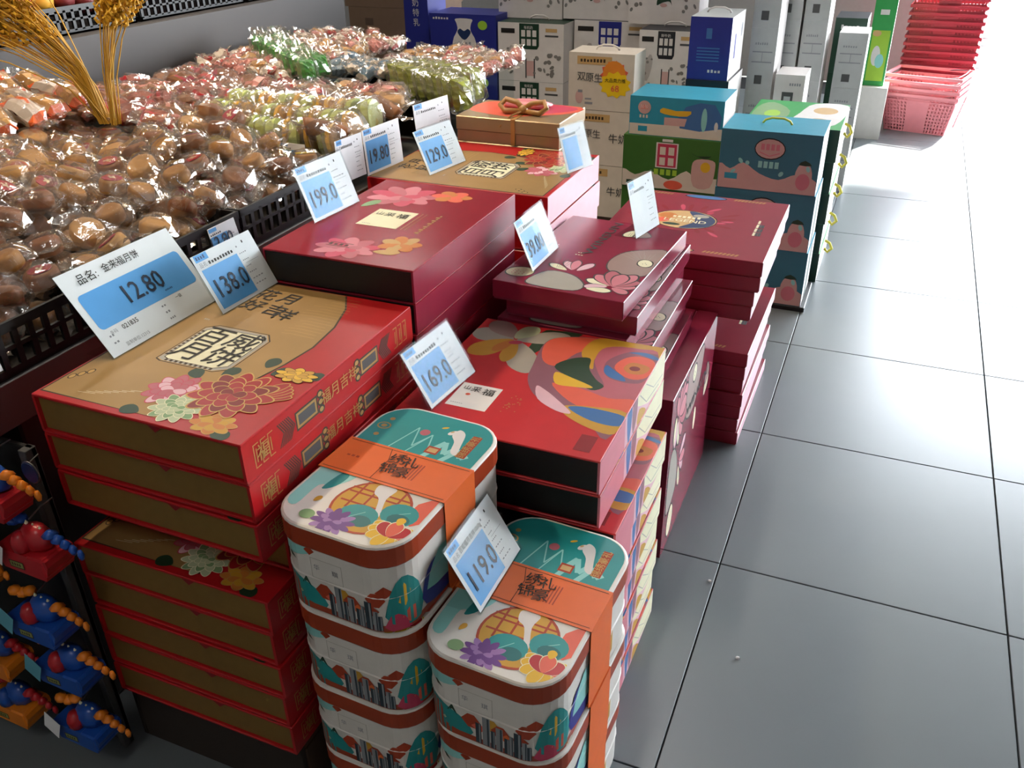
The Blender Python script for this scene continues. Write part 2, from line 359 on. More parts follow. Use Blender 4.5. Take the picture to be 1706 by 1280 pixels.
# ------------------------------------------------------------------ red and gold gift boxes
AW, AD, AH = .374, .468, .0672
def red_box(label, group, glare=False):
    t = thing('gift_box', label, 'gift box', group=group); w, d, h = AW, AD, AH - .0012
    mb = MB(); mb.box(-w / 2, w / 2, -d / 2, d / 2, h - .005, h, 'red', .0012); mb.box(-w / 2, w / 2, -d / 2, d / 2, 0, .005, 'red', .0012)
    mb.box(w / 2 - .005, w / 2, -d / 2, d / 2, .004, h - .004, 'red'); mb.box(-w / 2, -w / 2 + .005, -d / 2, d / 2, .004, h - .004, 'red'); cv = mb.build('cover', t)
    mb = MB(); mb.box(-w / 2 + .0052, w / 2 - .0052, -d / 2 + .005, d / 2 - .005, .0052, h - .0052, 'gold_front', .001); mb.build('tray', t)
    mb = MB(); x = .04; mb.add([(x - .012, -d / 2 + .001, h - .005), (x + .012, -d / 2 + .001, h - .005), (x, -d / 2 + .001, h - .015), (x - .012, -d / 2 + .005, h - .005), (x + .012, -d / 2 + .005, h - .005), (x, -d / 2 + .005, h - .015)],
                              [(0, 2, 1), (3, 4, 5), (0, 1, 4, 3), (1, 2, 5, 4), (2, 0, 3, 5)], 'red_dark'); mb.build('pull_tab', t)
    if glare: MB().box(-w / 2 + .0005, w / 2 - .0005, -d / 2 - .0004, -d / 2 + .0036, .0005, h - .0005, 'pink_pale').build('front_glare', t)  # flush front in pale pink: the glare on its red is painted in
    F = fr_top(w, d, h); S = []
    arc = [(24.4, 46.5), (27.3, 41.7), (29.4, 34.9), (30.2, 27.4), (29.4, 21.0), (27.3, 12), (23.5, 1.4)]
    S.append(('brown_ink', [(.4, 1.2), (.4, 46.6)] + [(x + .35, y) for x, y in arc])); S.append(('gold', [(.7, 1.5), (.7, 46.3)] + arc))
    for i in range(16):      # painted wave lines of the gold field
        y = 30 + i * 1.0; S.append(('gold_line', stroke([(21 + random.random() * 3, y), (24, y + .3), (28 + random.random(), y + .1)], .09)))
    for i in range(7): S.append(('cream', stroke([(6 + i * 1.2, 3 + i * .5), (9 + i, 3.4 + i * .5)], .07)))
    for a in range(3): S.append(('brown_ink', ell(1.6 + a * .8, 6.2 + a * 1.1, .55, .8))); S.append(('gold_line', ell(1.6 + a * .8, 6.2 + a * 1.1, .4, .6)))
    P = [(9.3, 15.4), (9.3, 27.2), (11.2, 28.6), (21.2, 28.6), (22.8, 26.6), (22.8, 16.4), (20.6, 14.9), (10.4, 14.9)]
    c = (16.0, 21.7)
    sc = lambda q: [(c[0] + (x - c[0]) * q, c[1] + (y - c[1]) * q) for x, y in P]
    S += [('brown_ink', sc(1.0)), ('gold_line', sc(.97)), ('grey_art', sc(.95)), ('brown_ink', sc(.86)), ('cream', sc(.84))]
    for i in range(10): S.append(('brown_ink', rect(11 + i * .95, 15.3, 11.5 + i * .95, 15.9))); S.append(('brown_ink', rect(9.7, 17 + i * .95, 10.2, 17.5 + i * .95)))
    S += scribble(7.0, 29.5, 1.2, .5, 3, 'grey_art')
    # peonies
    for x, y, a in ((20, 12.6, 2.4), (22.8, 14.4, 1.2), (27.6, 19, 1.6), (34.5, 18.8, .3), (18.6, 1.6, 3.0), (31.5, 1.4, -.2), (29.5, 17.4, .9)): S.append(('leaf', petal(x, y, a, 3.2, 2.4)))
    S += flower(19.0, 8.4, 4.4, ['pink', 'pink_pale', 'pink'], 'pink_deep', ((1, 10), (.75, 8), (.5, 6)))
    S += flower(30.6, 3.0, 3.6, ['orange_flower', 'ochre'], 'gold_line', ((1, 8), (.65, 6)), .2, .7)
    S += flower(23.0, 4.6, 4.2, ['pale_green', 'leaf_light', 'pale_green'], 'cream', ((1, 11), (.75, 9), (.5, 7), (.28, 5)), .1, .9)
    S += flower(33.3, 18.6, 3.6, ['yellow', 'ochre'], 'brown_ink', ((1, 9), (.6, 7)), .3, .6)
    for i in range(5): S.append(('gold_line', petal(30.5, 10.6, .35 + i * .16, 6.4, 2.0))); S.append(('peony', petal(30.5, 10.6, .35 + i * .16, 6.2, 1.75)))
    S += flower(28.0, 10.4, 6.6, ['peony', 'peony_dark', 'peony'], 'gold_line', ((1, 11), (.78, 9), (.56, 7), (.32, 5)), .1, .95)
    for x, y in ((0, 0),): S = [(m, [(min(max(px, .05), 37.3), min(max(py, .05), 46.7)) for px, py in pts]) for m, pts in S]
    pr = art(cv, 'printed_artwork', F, S)
    for ch, x, y in (('百', 13.0, 24.6), ('威', 18.9, 24.6), ('月', 13.0, 19.0), ('饼', 18.9, 19.0)): text(cv, ch, F, x, y, 5.0, 'ink', rot=-.08, lift=.0011)
    for ch, x, y in (('花', 11.2, 41.6), ('好', 11.5, 37.0), ('月', 16.0, 41.4), ('吉', 16.2, 36.6), ('祥', 18.8, 35.6)): text(cv, ch, F, x, y, 3.6, 'ink', rot=-.1, lift=.0011)
    G = fr_right(w, d); S = []       # bronze fret on the long side
    for a, q in ((2.2, 1), (44.6, -1)):
        for i in range(3):
            for y in (1.4, 5.0): S.append(('gold_line', rect(a + q * i * 1.6, y, a + q * (i * 1.6 + 1.2), y + .18)))
            S.append(('gold_line', rect(a + q * i * 1.6, 1.4, a + q * (i * 1.6 + .18), 5.1))); S.append(('gold_line', rect(a + q * (i * 1.6 + .5), 2.2, a + q * (i * 1.6 + .7), 4.4)))
        for i in range(7):
            x = a + q * (5.4 + i * .42); S.append(('brown_ink', [(x, 1.3), (x + q * .22, 1.3), (x + q * 1.5, 3.25), (x + q * .22, 5.2), (x, 5.2), (x + q * 1.25, 3.25)]))
        S.append(('brown_ink', rect(a + q * 9.6, 1.7, a + q * 15.2, 4.8))); S.append(('gold_line', rect(a + q * 9.9, 2.0, a + q * 14.9, 4.5))); S.append(('grey_dark', rect(a + q * 10.3, 2.4, a + q * 14.5, 4.1)))
        for i in range(3): S.append(('brown_ink', ell(a + q * 16.0, 2 + i * 1.3, .8, .7))); S.append(('gold_line', ell(a + q * 16.0, 2 + i * 1.3, .5, .4)))
    art(cv, 'printed_side', G, S); text(cv, '福月吉祥', G, 23.4, 3.3, 2.1, 'gold_line')
    text(cv, '福', G, 4.2, 3.2, 2.4, 'gold_line')
    return t
GA = 'red and gold gift boxes under the 138.0 sign'
AX, AY = -.531 - AW / 2, -.883 + AD / 2
def nth(base, i): return base + ', ' + ORD[i] + ' of stack'
A0 = red_box(nth('red gift box with gold front under 12.80 sign', 0), GA); A0.location = (AX, AY, .746 - AH + .0012)
off = [(0, 0, 0), (-.003, .003, .2), (.001, .001, -.3), (-.004, .028, 0), (-.002, -.009, .3), (-.004, -.006, -.2), (-.001, -.009, .1), (-.003, -.008, -.2), (-.002, -.009, .1)]
for i in range(1, 9):
    x, y, a = off[i]; dup(A0, (AX + x, AY + y, .746 - AH * (i + 1) - .0003 * i), R(a), nth('red gift box with gold front under 12.80 sign', i), GA, (1, .86, 1) if i == 3 else None)
zb = .746 - AH * 9 - .003
b = MB()
for i in range(4): b.box(AX - AW / 2 + .005, AX + AW / 2 - .008, AY - AD / 2 + .02 + i * .115, AY - AD / 2 + .02 + i * .115 + .085, zb - .02, zb, 'wood', .002)
for x in (-.16, 0, .16): b.box(AX + x - .02, AX + x + .02, AY - AD / 2 + .02, AY + AD / 2 - .03, 0, zb - .02, 'wood', .002)
b.box(AX - AW / 2 + .006, AX + AW / 2 - .008, AY - AD / 2 + .008, AY - AD / 2 + .019, 0, zb - .001, 'skirt_brown', .001); b.box(AX - AW / 2 - .004, AX - AW / 2 + .005, AY - AD / 2 + .008, AY + AD / 2 - .03, 0, zb - .001, 'skirt_brown', .001)
tag(b.build('pallet'), 'dark low wooden pallet under the red and gold gift box stack', 'pallet')
# the same boxes turned a quarter, behind the dark red ones
GC = 'red and gold gift boxes under the 129.0 sign'; CX, CY = -.498 - AD / 2, .17 + AW / 2
C0 = red_box(nth('red gift box turned sideways under the 129.0 sign', 0), GC, True); C0.location = (CX, CY, .7685 - AH + .0012); C0.rotation_euler = (0, 0, R(90))
for i in range(1, 11):
    z = .7685 - AH * (i + 1) - .0002 * i
    dup(C0, (CX + (.003 if i % 2 else 0), CY + (.004 if i % 3 == 1 else 0), z), R(90), nth('red gift box turned sideways under the 129.0 sign', i), GC)
zb = .7685 - AH * 11 - .003
b = MB(); b.box(CX - .22, CX + .22, CY - .17, CY + .17, 0, zb, 'wood', .002); tag(b.build('support_board'), 'flat wooden board under the boxes with the 129.0 sign', 'board')

# ------------------------------------------------------------------ dark red boxes with black front
BW, BD, BH = .312, .4545, .0612
def maroon_box(label, group):
    t = thing('gift_box', label, 'gift box', group=group); w, d, h = BW, BD, BH - .001
    mb = MB(); mb.box(-w / 2, w / 2, -d / 2, d / 2, h - .004, h, 'maroon', .001); mb.box(w / 2 - .004, w / 2, -d / 2, d / 2, 0, h - .003, 'maroon_side_shade'); mb.box(-w / 2, -w / 2 + .004, -d / 2, d / 2, 0, h - .003, 'maroon_side_shade')  # pinker sides: the magenta cast of their shade is in the colour
    mb.box(-w / 2 + .003, w / 2 - .003, d / 2 - .004, d / 2, 0, h - .003, 'maroon'); lid = mb.build('lid', t)
    MB().box(-w / 2 + .0042, w / 2 - .0042, -d / 2 + .001, d / 2 - .0042, .0005, h - .0042, 'black_card', .0008).build('tray', t)
    F = fr_top(w, d, h); S = []
    S += flower(9.5, 36, 8, ['pink', 'pink_deep', 'rose'], None, ((1, 9), (.75, 8), (.5, 6)), .2, .85) + flower(19.5, 39.0, 4.6, ['orange_flower', 'coral'], None, ((1, 6), (.6, 5)), .1, .8)
    S += flower(14.5, 5.6, 6.5, ['pink_deep', 'pink', 'rose'], None, ((1, 9), (.72, 8), (.46, 6)), .4, .8) + flower(23.0, 10.4, 4.2, ['orange_flower', 'tan'], None, ((1, 7), (.6, 6)), .2)
    S.append(('leaf_light', petal(4.6, 27, 1.2, 5, 2.4))); S.append(('tan', petal(20, 5.6, .2, 5, 2.4)))
    S = [(m, [(min(max(x, .1), 31.1), min(max(y, .1), 45.3)) for x, y in p]) for m, p in S]
    S += [('cream', rect(9.1, 17.4, 18.1, 27.0)), ('gold_line', rect(19.0, 17.4, 19.15, 27)), ('gold_line', rect(19.9, 17.4, 20.0, 27))]
    S += [('gold_line', rect(22.4 + .5 * (i % 2), 16.6 + i * .9, 23.3, 17.2 + i * .9)) for i in range(12)]
    S += scribble(10, 18.3, 2, .3, 5, 'ink_grey') + [('brown_ink', rect(10, 7.2, 15, 7.4)), ('brown_ink', rect(10, 5.6, 15, 5.8))] + scribble(10.3, 6.1, 4.4, .9, 4, 'brown_ink')
    art(lid, 'printed_artwork', F, S)
    for ch, x, y, s in (('山', 10.7, 24.4, 1.5), ('采', 13.0, 24.2, 1.9), ('福', 15.9, 24.0, 2.3)): text(lid, ch, F, x, y, s, 'ink')
    return t
GB = 'dark red gift boxes under the 199.0 sign'; BX, BY = -.5265 - BW / 2, -.406 + BD / 2
B0 = maroon_box(nth('dark red box with black front under 199.0 sign', 0), GB); B0.location = (BX, BY, .809 - BH + .001)
for i in range(1, 13):
    dup(B0, (BX + random.uniform(-.004, .002), BY + random.uniform(-.001, .004), .809 - (BH + .0002) * (i + 1)), R(random.uniform(-.3, .3)), nth('dark red box with black front under 199.0 sign', i), GB)
zb = .809 - (BH + .0002) * 13
if zb > .004:
    b = MB(); b.box(BX - .14, BX + .14, BY - .2, BY + .2, 0, zb - .001, 'wood', .001); tag(b.build('support_board'), 'thin wooden board under the dark red boxes', 'board')

# ------------------------------------------------------------------ gold box with a ribbon bow
def gold_box(label, group, bow):
    t = thing('gift_box', label, 'gift box', group=group); w, d, h = .30, .21, .068
    lid = MB().box(-w / 2, w / 2, -d / 2, d / 2, h * .45, h, 'gold_box', .002).build('lid', t)
    MB().box(-w / 2 + .002, w / 2 - .002, -d / 2 + .002, d / 2 - .002, 0, h * .45, 'gold_box', .001).build('base', t)
    if bow:
        F = fr_top(w, d, h)
        art(lid, 'printed_artwork', F, [('coral', sm([(.5, 8), (6, 5), (14, 3.2), (20, 6), (29, 12), (29, 20), (10, 20.5), (1, 18)], 3)), ('pink_deep', sm([(11, 9), (16, 6.5), (27, 13), (28, 19), (14, 20)], 3))])
        k = MB(); z = h
        for q in (-1, 1): k.tube([(0, 0, z + .012), (q * .02, .01, z + .028), (q * .055, .012, z + .034), (q * .068, 0, z + .02), (q * .05, -.012, z + .008), (0, 0, z + .008)], .008, 'ribbon_gold', 5)
        k.lathe([(.004, 0), (.013, .006), (.013, .018), (.004, .024)], 'ribbon_gold', 8, (0, 0, z)); bw = k.build('bow', t, (.02, -.035, 0), True)
        rb = MB(); rb.box(.012, .024, -d / 2 - .0012, d / 2 + .0012, h, h + .0012, 'ribbon_gold'); rb.box(.012, .024, -d / 2 - .0016, -d / 2 - .0004, 0, h, 'ribbon_gold'); rb.build('ribbon', t)
        MB().tube([(.02, -.04, h + .01), (.005, -.085, h + .006), (-.02, -.107, h - .02)], .004, 'ribbon_gold', 5, .002).build('bow_tail', t)
        b2 = MB(); b2.lathe([(.001, 0), (.05, .004), (.058, .012), (.03, .02), (.001, .022)], 'apple_pink', 14, (0, .045, h), 1.3, .75); b2.build('bow_loop', t, smooth=True)
    return t
GXY = (-.612 - .15, .557 + .105); GH = .068
g0 = gold_box('bronze gold box tied with a ribbon bow behind the 129.0 sign', None, True); g0.location = GXY + (.836 - GH,)
g1 = gold_box(nth('plain bronze gold box under the one with the bow', 0), 'bronze boxes under the bow', False); g1.location = GXY + (.836 - GH * 2 - .0003,)
n = int((.836 - GH * 2) / (GH + .0003))
for i in range(1, n):
    dup(g1, GXY + (.836 - (GH + .0003) * (i + 2) + .0003,), R(random.uniform(-.4, .4)), nth('plain bronze gold box under the one with the bow', i), 'bronze boxes under the bow')
zb = .836 - (GH + .0003) * (n + 1)
b = MB(); b.box(GXY[0] - .14, GXY[0] + .14, GXY[1] - .1, GXY[1] + .1, 0, zb - .001, 'wood', .001); tag(b.build('support_board'), 'flat wooden board under the bronze boxes', 'board')

# ------------------------------------------------------------------ plum boxes drawn with lotus flowers
def lotus_art(s=1.0):
    S = []
    L = lambda p: S.append(('ink', [(x * s, y * s) for x, y in sm(p, 4)]))
    def both(m, p, g=.22):
        cx = sum(x for x, _ in p) / len(p); cy = sum(y for _, y in p) / len(p)
        q = [(x + (g if x > cx else -g), y + (g if y > cy else -g)) for x, y in p]
        L(q); S.append((m, [(x * s, y * s) for x, y in sm(p, 4)]))
    both('taupe', [(18.3, 18.6), (19.3, 24), (22.4, 27.2), (27.6, 29.0), (27.8, 20), (27.6, 14.2), (24, 13.2), (20, 14)])
    for i in range(9): S.append(('grey_art', stroke([(25.5 * s, 20 * s), ((18.8 + i * .9) * s, (25 + (i % 3) - abs(i - 6) * .2) * s)], .06)))
    both('cream', ell(25.6, 20.4, 1.5, 2.0, .3, 10)); S.extend([('ink', ell((25.2 + i * .4) * s, (20 + .6 * (i % 2)) * s, .12)) for i in range(3)])
    both('cream', ell(17.4, 36.5, 1.5, 2.6, -.5, 10)); both('taupe', [(18.2, 34.5), (21.7, 35.8), (20.2, 38.4), (18.9, 38.6)])
    S.extend([('ink', ell((16.8 + .5 * (i % 3)) * s, (35.2 + .7 * (i // 3)) * s, .12)) for i in range(9)])
    both('cream', ell(3.4, 6.0, 2.9, 2.4, .4, 10)); S.extend([('pink_deep', ell((2 + .8 * (i % 4)) * s, (5 + .8 * (i // 4)) * s, .14)) for i in range(10)])
    both('grey_art', [(6.5, 2.2), (8.6, 8.6), (14, 8.5), (18, 4.6), (17, 1.4), (10, .8)])
    for x, y, a, l, w, m in [(13, 11, 2.2, 5, 2.0, 'pink_pale'), (13, 11, 1.7, 5.4, 2.0, 'rose'), (14, 11, 1.2, 5.2, 2, 'pink_pale'), (12, 10.4, 2.7, 5, 2, 'cream'), (23, 6.5, 2.9, 5.6, 2.5, 'cream'), (23, 6.5, .2, 5, 2.5, 'rose'),
                             (23.2, 6.5, 2.4, 6.2, 2.8, 'rose'), (23.2, 6.5, .7, 6, 2.8, 'pink'), (23.4, 6.5, 1.2, 7.4, 3.2, 'rose'), (23.4, 6.5, 1.9, 7.6, 3.2, 'pink'), (23.6, 6.6, 1.55, 6.2, 3.2, 'rose'), (22.6, 5.8, 3.5, 4.6, 2.4, 'pink_pale'), (23.6, 5.6, -.4, 4, 2.2, 'rose'), (19, 3.4, .1, 5, 2.2, 'cream')]:
        S.append(('ink', [(p * s, q * s) for p, q in petal(x, y, a, l * 1.03, w * 1.14)])); S.append((m, [(p * s, q * s) for p, q in petal(x, y, a, l * .97, w * .94)]))
    for i in range(5): S.append(('ink', stroke([(9.5 * s + i * .3, 11 * s), ((8.2 + i * .9) * s, 16.5 * s)], .07)))
    return S
EW, ED, EH = .281, .43, .0423
def lotus_box(label, group):
    t = thing('gift_box', label, 'gift box', group=group); w, d, h = EW, ED, EH - .001
    lid = MB().box(-w / 2, w / 2, -d / 2, d / 2, .004, h, 'plum', .001).build('lid', t); MB().box(-w / 2 + .002, w / 2 - .002, -d / 2 + .002, d / 2 - .002, 0, .004, 'plum_side').build('base', t)
    F = fr_top(w, d, h); S = [(m, [(min(max(x, .1), 28.0), min(max(y, .1), 42.9)) for x, y in p]) for m, p in lotus_art()]
    S += scribble(10.2, 19.3, 2.0, .4, 3, 'cream') + scribble(10.4, 20.6, 1.6, .3, 3, 'cream')
    art(lid, 'printed_artwork', F, S); text(lid, 'WINSUN', F, 12.5, 31.2, 2.0, 'ink', rot=R(90), sx=1.8, bold=.014)
    return t
GE = 'plum lotus boxes under the 39.00 sign'; EX, EY = -.215 - EW / 2, -.13 + ED / 2
GT = .685 - 6 * (EH + .0003)            # top of the standing boxes
E0 = lotus_box(nth('plum lotus drawn box under the 39.00 sign', 0), GE); E0.location = (EX, EY, .685 - EH + .001); E0.rotation_euler = (0, 0, R(-3))
for i, (x, y, a) in enumerate([(.012, .03, -1), (.002, .012, -2), (.03, .02, 0), (.016, .02, -1), (.036, .03, .5)], 1):
    dup(E0, (EX + x, EY + y, .685 - (EH + .0003) * (i + 1)), R(a), nth('plum lotus drawn box under the 39.00 sign', i), GE)
GS = 'tall plum boxes standing on edge beside the aisle'
SH, SD, ST = GT - .0005, .47, .0555
for i in range(6):
    t = thing('standing_gift_box', ['tall plum lotus box standing on edge, its printed face to the aisle', 'tall plum box on edge, second from the aisle', 'tall plum box on edge, third from the aisle', 'tall plum box on edge, fourth from the aisle', 'tall plum box on edge, fifth from the aisle', 'tall plum box on edge, farthest from the aisle'][i], 'gift box', (-.135 - ST / 2 - i * (ST + .0006), .20, 0), 0, GS)
    lid = MB().box(-ST / 2 + .004, ST / 2, -SD / 2, SD / 2, 0, SH, 'plum', .001).build('lid', t); MB().box(-ST / 2, -ST / 2 + .004, -SD / 2 + .002, SD / 2 - .002, 0.0002, SH - .002, 'plum_side').build('base', t)
    if i == 0:
        F = (Vector((ST / 2, SD / 2, .012)), Vector((0, -1, 0)), Vector((0, 0, 1)), Vector((1, 0, 0)))
        F = (Vector((ST / 2, -SD / 2, .012)), Vector((0, 1, 0)), Vector((0, 0, 1)), Vector((1, 0, 0)))
        S = [(m, [(min(max(46.0 - (y * 1.06), .2), 46.6), min(max(x * 1.45, .2), 41)) for x, y in p]) for m, p in lotus_art()]
        S = [(m, [(46.8 - x, y) for x, y in p][::-1]) for m, p in S]
        S.append(('cream', ell(27, 22, 1.2, 3.2)))
        art(lid, 'printed_artwork', F, S); text(lid, 'WINSUN', F, 27.5, 29.5, 2.4, 'ink', sx=1.6, bold=.014)

# ------------------------------------------------------------------ boxes painted with a colourful rose
FW, FD, FH = .377, .412, .0672
def rose_box(label, group):
    t = thing('gift_box', label, 'gift box', group=group); w, d, h = FW, FD, FH - .001
    mb = MB(); mb.box(-w / 2, w / 2, -d / 2, d / 2, h - .004, h, 'red_bright', .001); mb.box(-w / 2, w / 2, -d / 2, d / 2, 0, .004, 'red_bright', .001)
    mb.box(w / 2 - .004, w / 2, -d / 2, d / 2, .003, h - .003, 'rose'); mb.box(-w / 2, -w / 2 + .004, -d / 2, d / 2, .003, h - .003, 'red'); cv = mb.build('cover', t)
    MB().box(-w / 2 + .0042, w / 2 - .0042, -d / 2 + .003, d / 2 - .003, .0042, h - .0042, 'black_card', .001).build('tray', t)
    F = fr_top(w, d, h); S = []
    S.append(('leaf', sm([(13, 39), (16, 40.8), (21, 40.9), (16, 33), (13.5, 27)], 4)))
    for x, y, a, l, ww, m in [(9, 34, 3.05, 9, 5.6, 'grey_art'), (9, 35, 2.5, 8.6, 5, 'taupe'), (9.5, 34, .5, 10.5, 5, 'grey_art'), (9, 34, -1.0, 13.5, 6, 'grey_art'), (9, 34, -2.2, 10, 5.6, 'ochre'), (9.5, 34, -1.45, 9, 3, 'ochre'), (9, 34.5, 1.2, 6.6, 4, 'pale_green'), (9, 34, -1.9, 6, 2.4, 'orange_flower')]:
        S.append((m, petal(x, y, a, l, ww)))
    S.append(('pink_deep', ell(9.8, 33, 1.4, .8, .4)))
    S.append(('mauve', sm([(16.3, 25.7), (15.2, 35), (18, 38.6), (24, 40.4), (37.3, 40.9), (37.3, 8.5), (33, 9.2), (26.5, 13.4), (21.2, 14.9), (17.5, 20)], 4)))
    S.append(('coral', sm([(15.4, 34), (17, 38), (24, 40.2), (26, 37.6), (22.4, 33), (20.6, 27), (17.4, 28)], 4)))
    S.append(('ochre', sm([(24.5, 40.5), (31, 41), (37.4, 41), (37.4, 35), (30, 37.6), (26.4, 33), (27.2, 28), (24.4, 31), (23, 35)], 4)))
    S.append(('pink', sm([(27, 37.4), (33, 39), (37.4, 37), (37.4, 14.6), (34, 13.4), (28.5, 16), (23.2, 20.2), (26, 21), (31, 22.4), (28.4, 27.4), (26.4, 32)], 4)))
    S.append(('coral', sm([(22, 20.6), (28, 20.4), (33, 19), (37.4, 20), (37.4, 15), (33, 13.6), (27, 15.6)], 4)))
    S.append(('leaf', sm([(20.3, 26.4), (22, 30.4), (25.4, 32), (26.6, 28), (29, 24.6), (31.1, 22.6), (29.3, 20.6), (25, 23.2)], 4)))
    S.append(('yellow', sm([(21.2, 24.6), (24.8, 23.6), (29.4, 21.6), (26, 20.6), (22.6, 20.6)], 4)))
    S.append(('mauve', sm([(29, 29), (29, 33), (31.6, 37), (35, 37.8), (37.4, 37), (37.4, 27.6), (35, 25.4), (31, 26)], 4)))
    S.append(('steel_blue', sm([(29.2, 30.6), (29.4, 28), (31.2, 26.2), (34, 25.8), (33.2, 27.4), (31.2, 29)], 4)))
    S.append(('steel_blue', sm([(31.6, 36.8), (34.6, 37.8), (37.4, 36.6), (37.4, 35.6), (34, 36.6)], 4)))
    S.append(('coral', sm([(30.8, 30), (31.4, 34), (34, 36), (37.3, 34.6), (37.3, 28.6), (34.4, 27)], 4)))
    S.append(('orange_flower', sm([(32.4, 30.6), (33.4, 33.2), (36.8, 32.4), (36.4, 29.6), (34, 28.9)], 4)))
    S.append(('peony_dark', ell(34.4, 31, 1.0, .9)))
    S.append(('ochre', sm([(26.4, 13.6), (31, 15.2), (37.4, 15.4), (37.4, 8.4), (32.9, 8.6), (28, 11)], 4)))
    S.append(('steel_blue', sm([(27.5, 13.6), (31, 14.8), (37.4, 14.2), (37.4, 10.9), (32.5, 10.9)], 4)))
    S.append(('pink_pale', sm([(19.8, 18.6), (21.6, 14.4), (26, 11.8), (28.6, 12), (25, 15.3), (22, 17.6)], 4)))
    S = [(m, [(min(max(x, .1), 37.6), min(max(y, .1), 41.1)) for x, y in p]) for m, p in S]
    S += [('white_card', rect(7.2, 7.0, 14.8, 15.1)), ('red_dark', rect(32.5, 1.7, 35.3, 6.5))]
    S += [('gold_line', ell(17.2 + random.random() * 2.4, 8 + random.random() * 6, .14, n=6)) for i in range(26)] + scribble(7.8, 8, 2.4, .2, 6, 'ink_grey') + [('coral', ell(9.6, 11.4, .45, .4))]
    art(cv, 'printed_artwork', F, S)
    for ch, x, y, s in (('山', 8.6, 13.4, 1.2), ('采', 10.4, 13.2, 1.6), ('福', 12.9, 12.9, 2.0)): text(cv, ch, F, x, y, s, 'ink')
    G = fr_right(w, d)
    S = [('rose', rect(.1, .1, 41.1, 6.6)), ('pink_pale', sm([(14, .2), (14, 6.5), (41, 6.5), (41, .2)], 1)), ('cream', sm([(20, 6.5), (27, 2), (33, .3), (41, .3), (41, 6.5)], 3)), ('grey_art', stroke([(23, 6), (28, 2), (37, 1)], .25)), ('grey_art', stroke([(27, 6.2), (33, 2.4), (40, 1.6)], .2)),
         ('steel_blue', sm([(15, 6.5), (18, 6.5), (17.4, 1), (16, .4)], 3)), ('mauve', sm([(18.4, 6.5), (21.5, 6.5), (21, 2), (19, .4)], 3)), ('ochre', sm([(22, .3), (28, .3), (23, 3.2)], 3))]
    art(cv, 'printed_side', G, [(m, [(min(max(x, .1), 41.1), min(max(y, .1), 6.6)) for x, y in p]) for m, p in S])
    return t
GF = 'rose painted boxes under the 169.0 sign'; FX, FY = -.14 - FW / 2, -.542 + FD / 2
F0 = rose_box(nth('rose painted red box under the 169.0 sign', 0), GF); F0.location = (FX, FY, .6 - FH + .001)
dup(F0, (FX + .001, FY + .002, .6 - FH * 2 - .0004), R(.2), nth('rose painted red box under the 169.0 sign', 1), GF)
hl = (.6 - FH * 2 - .001) / 7
for i in range(7):
    dup(F0, (-.109 - FW / 2 - (.004 if i % 2 else 0), -.538 + FD * .8 / 2 + (.003 if i % 3 == 1 else 0), hl * (6 - i)), R(.2 * (i % 3 - 1)), nth('rose painted red box under the 169.0 sign', i + 2), GF, (1, .8, (hl - .0003) / FH))

# ------------------------------------------------------------------ crimson boxes with an oval emblem
MW, MD, MH = .44, .475, .0410
def emblem_box(label, group):
    t = thing('gift_box', label, 'gift box', group=group); w, d, h = MW, MD, MH - .001
    lid = MB().box(-w / 2, w / 2, -d / 2, d / 2, .003, h, 'emblem_red', .001).build('lid', t); MB().box(-w / 2 + .002, w / 2 - .002, -d / 2 + .002, d / 2 - .002, 0, .003, 'red_dark').build('base', t)
    MB().box(w / 2, w / 2 + .0006, -d / 2 + .002, d / 2 - .002, .004, h - .001, 'pink_pale').build('side_glare', t)  # pale sheet paints the bright glare on the crimson side
    F = fr_top(w, d, h); S = []
    for i in range(26):
        a = i * 2.4; S.append((['pink_deep', 'red_dark', 'red_dark'][i % 3], petal(23 + 12 * math.cos(a) * random.uniform(.6, 1), 24.5 + 11 * math.sin(a) * random.uniform(.6, 1), a, random.uniform(3, 6), 1.3)))
    S += [('ink', ell(23, 24.6, 8.9, 7.6, n=30)), ('tan', ell(23, 24.6, 8.6, 7.3, n=30)), ('navy', sm([(23, 31.6), (29, 29.4), (31.3, 25), (29.6, 20), (23, 17.6), (26, 24)], 5)), ('orange_flower', ell(18, 26.5, 2.6, 2.4)), ('coral', ell(17, 22.6, 2.2, 1.8)), ('grey_art', ell(26.8, 28.4, 2.2, 1.4)), ('leaf', ell(20.4, 20, 2.4, 1.0))]
    for y0 in (1.8, 45.0):
        for i in range(9): S.append(('gold_line', [(32.5 + i * 1.0, y0), (33.1 + i * 1.0, y0), (33.7 + i * 1.0, y0 + 1.4), (33.1 + i * 1.0, y0 + 1.4)]))
        for i in range(12): S.append(('gold_line', [(2.8 + i * 1.0, y0), (3.4 + i * 1.0, y0), (4.0 + i * 1.0, y0 + 1.2), (3.4 + i * 1.0, y0 + 1.2)]))
        S += [('ink', ell(24.5, y0 + (.6 if y0 > 10 else .4), 6.2, 1.7 if y0 > 10 else 1.5)), ('tan' if y0 < 10 else 'steel_blue', ell(24.5, y0 + (.6 if y0 > 10 else .4), 5.8, 1.4 if y0 > 10 else 1.2))]
    for i in range(10): S.append(('ink' if i % 3 else 'cream', rect(42.2 + (i % 3) * .7, 18 + (i // 3) * 3.2, 42.8 + (i % 3) * .7, 20.6 + (i // 3) * 3.2)))
    S += scribble(19.5, 25.6, 8, 1.8, 6, 'cream')
    S = [(m, [(min(max(x - 4, .1), 43.8), min(max(y, .1), 47.4)) for x, y in p]) for m, p in S]
    art(lid, 'printed_artwork', F, S)
    for s, y in (('LEGEND', 23.2),): text(lid, s, F, 19.4, y, 2.1, 'cream', lift=.0009)
    return t
GM = 'crimson oval emblem boxes, upper pile'
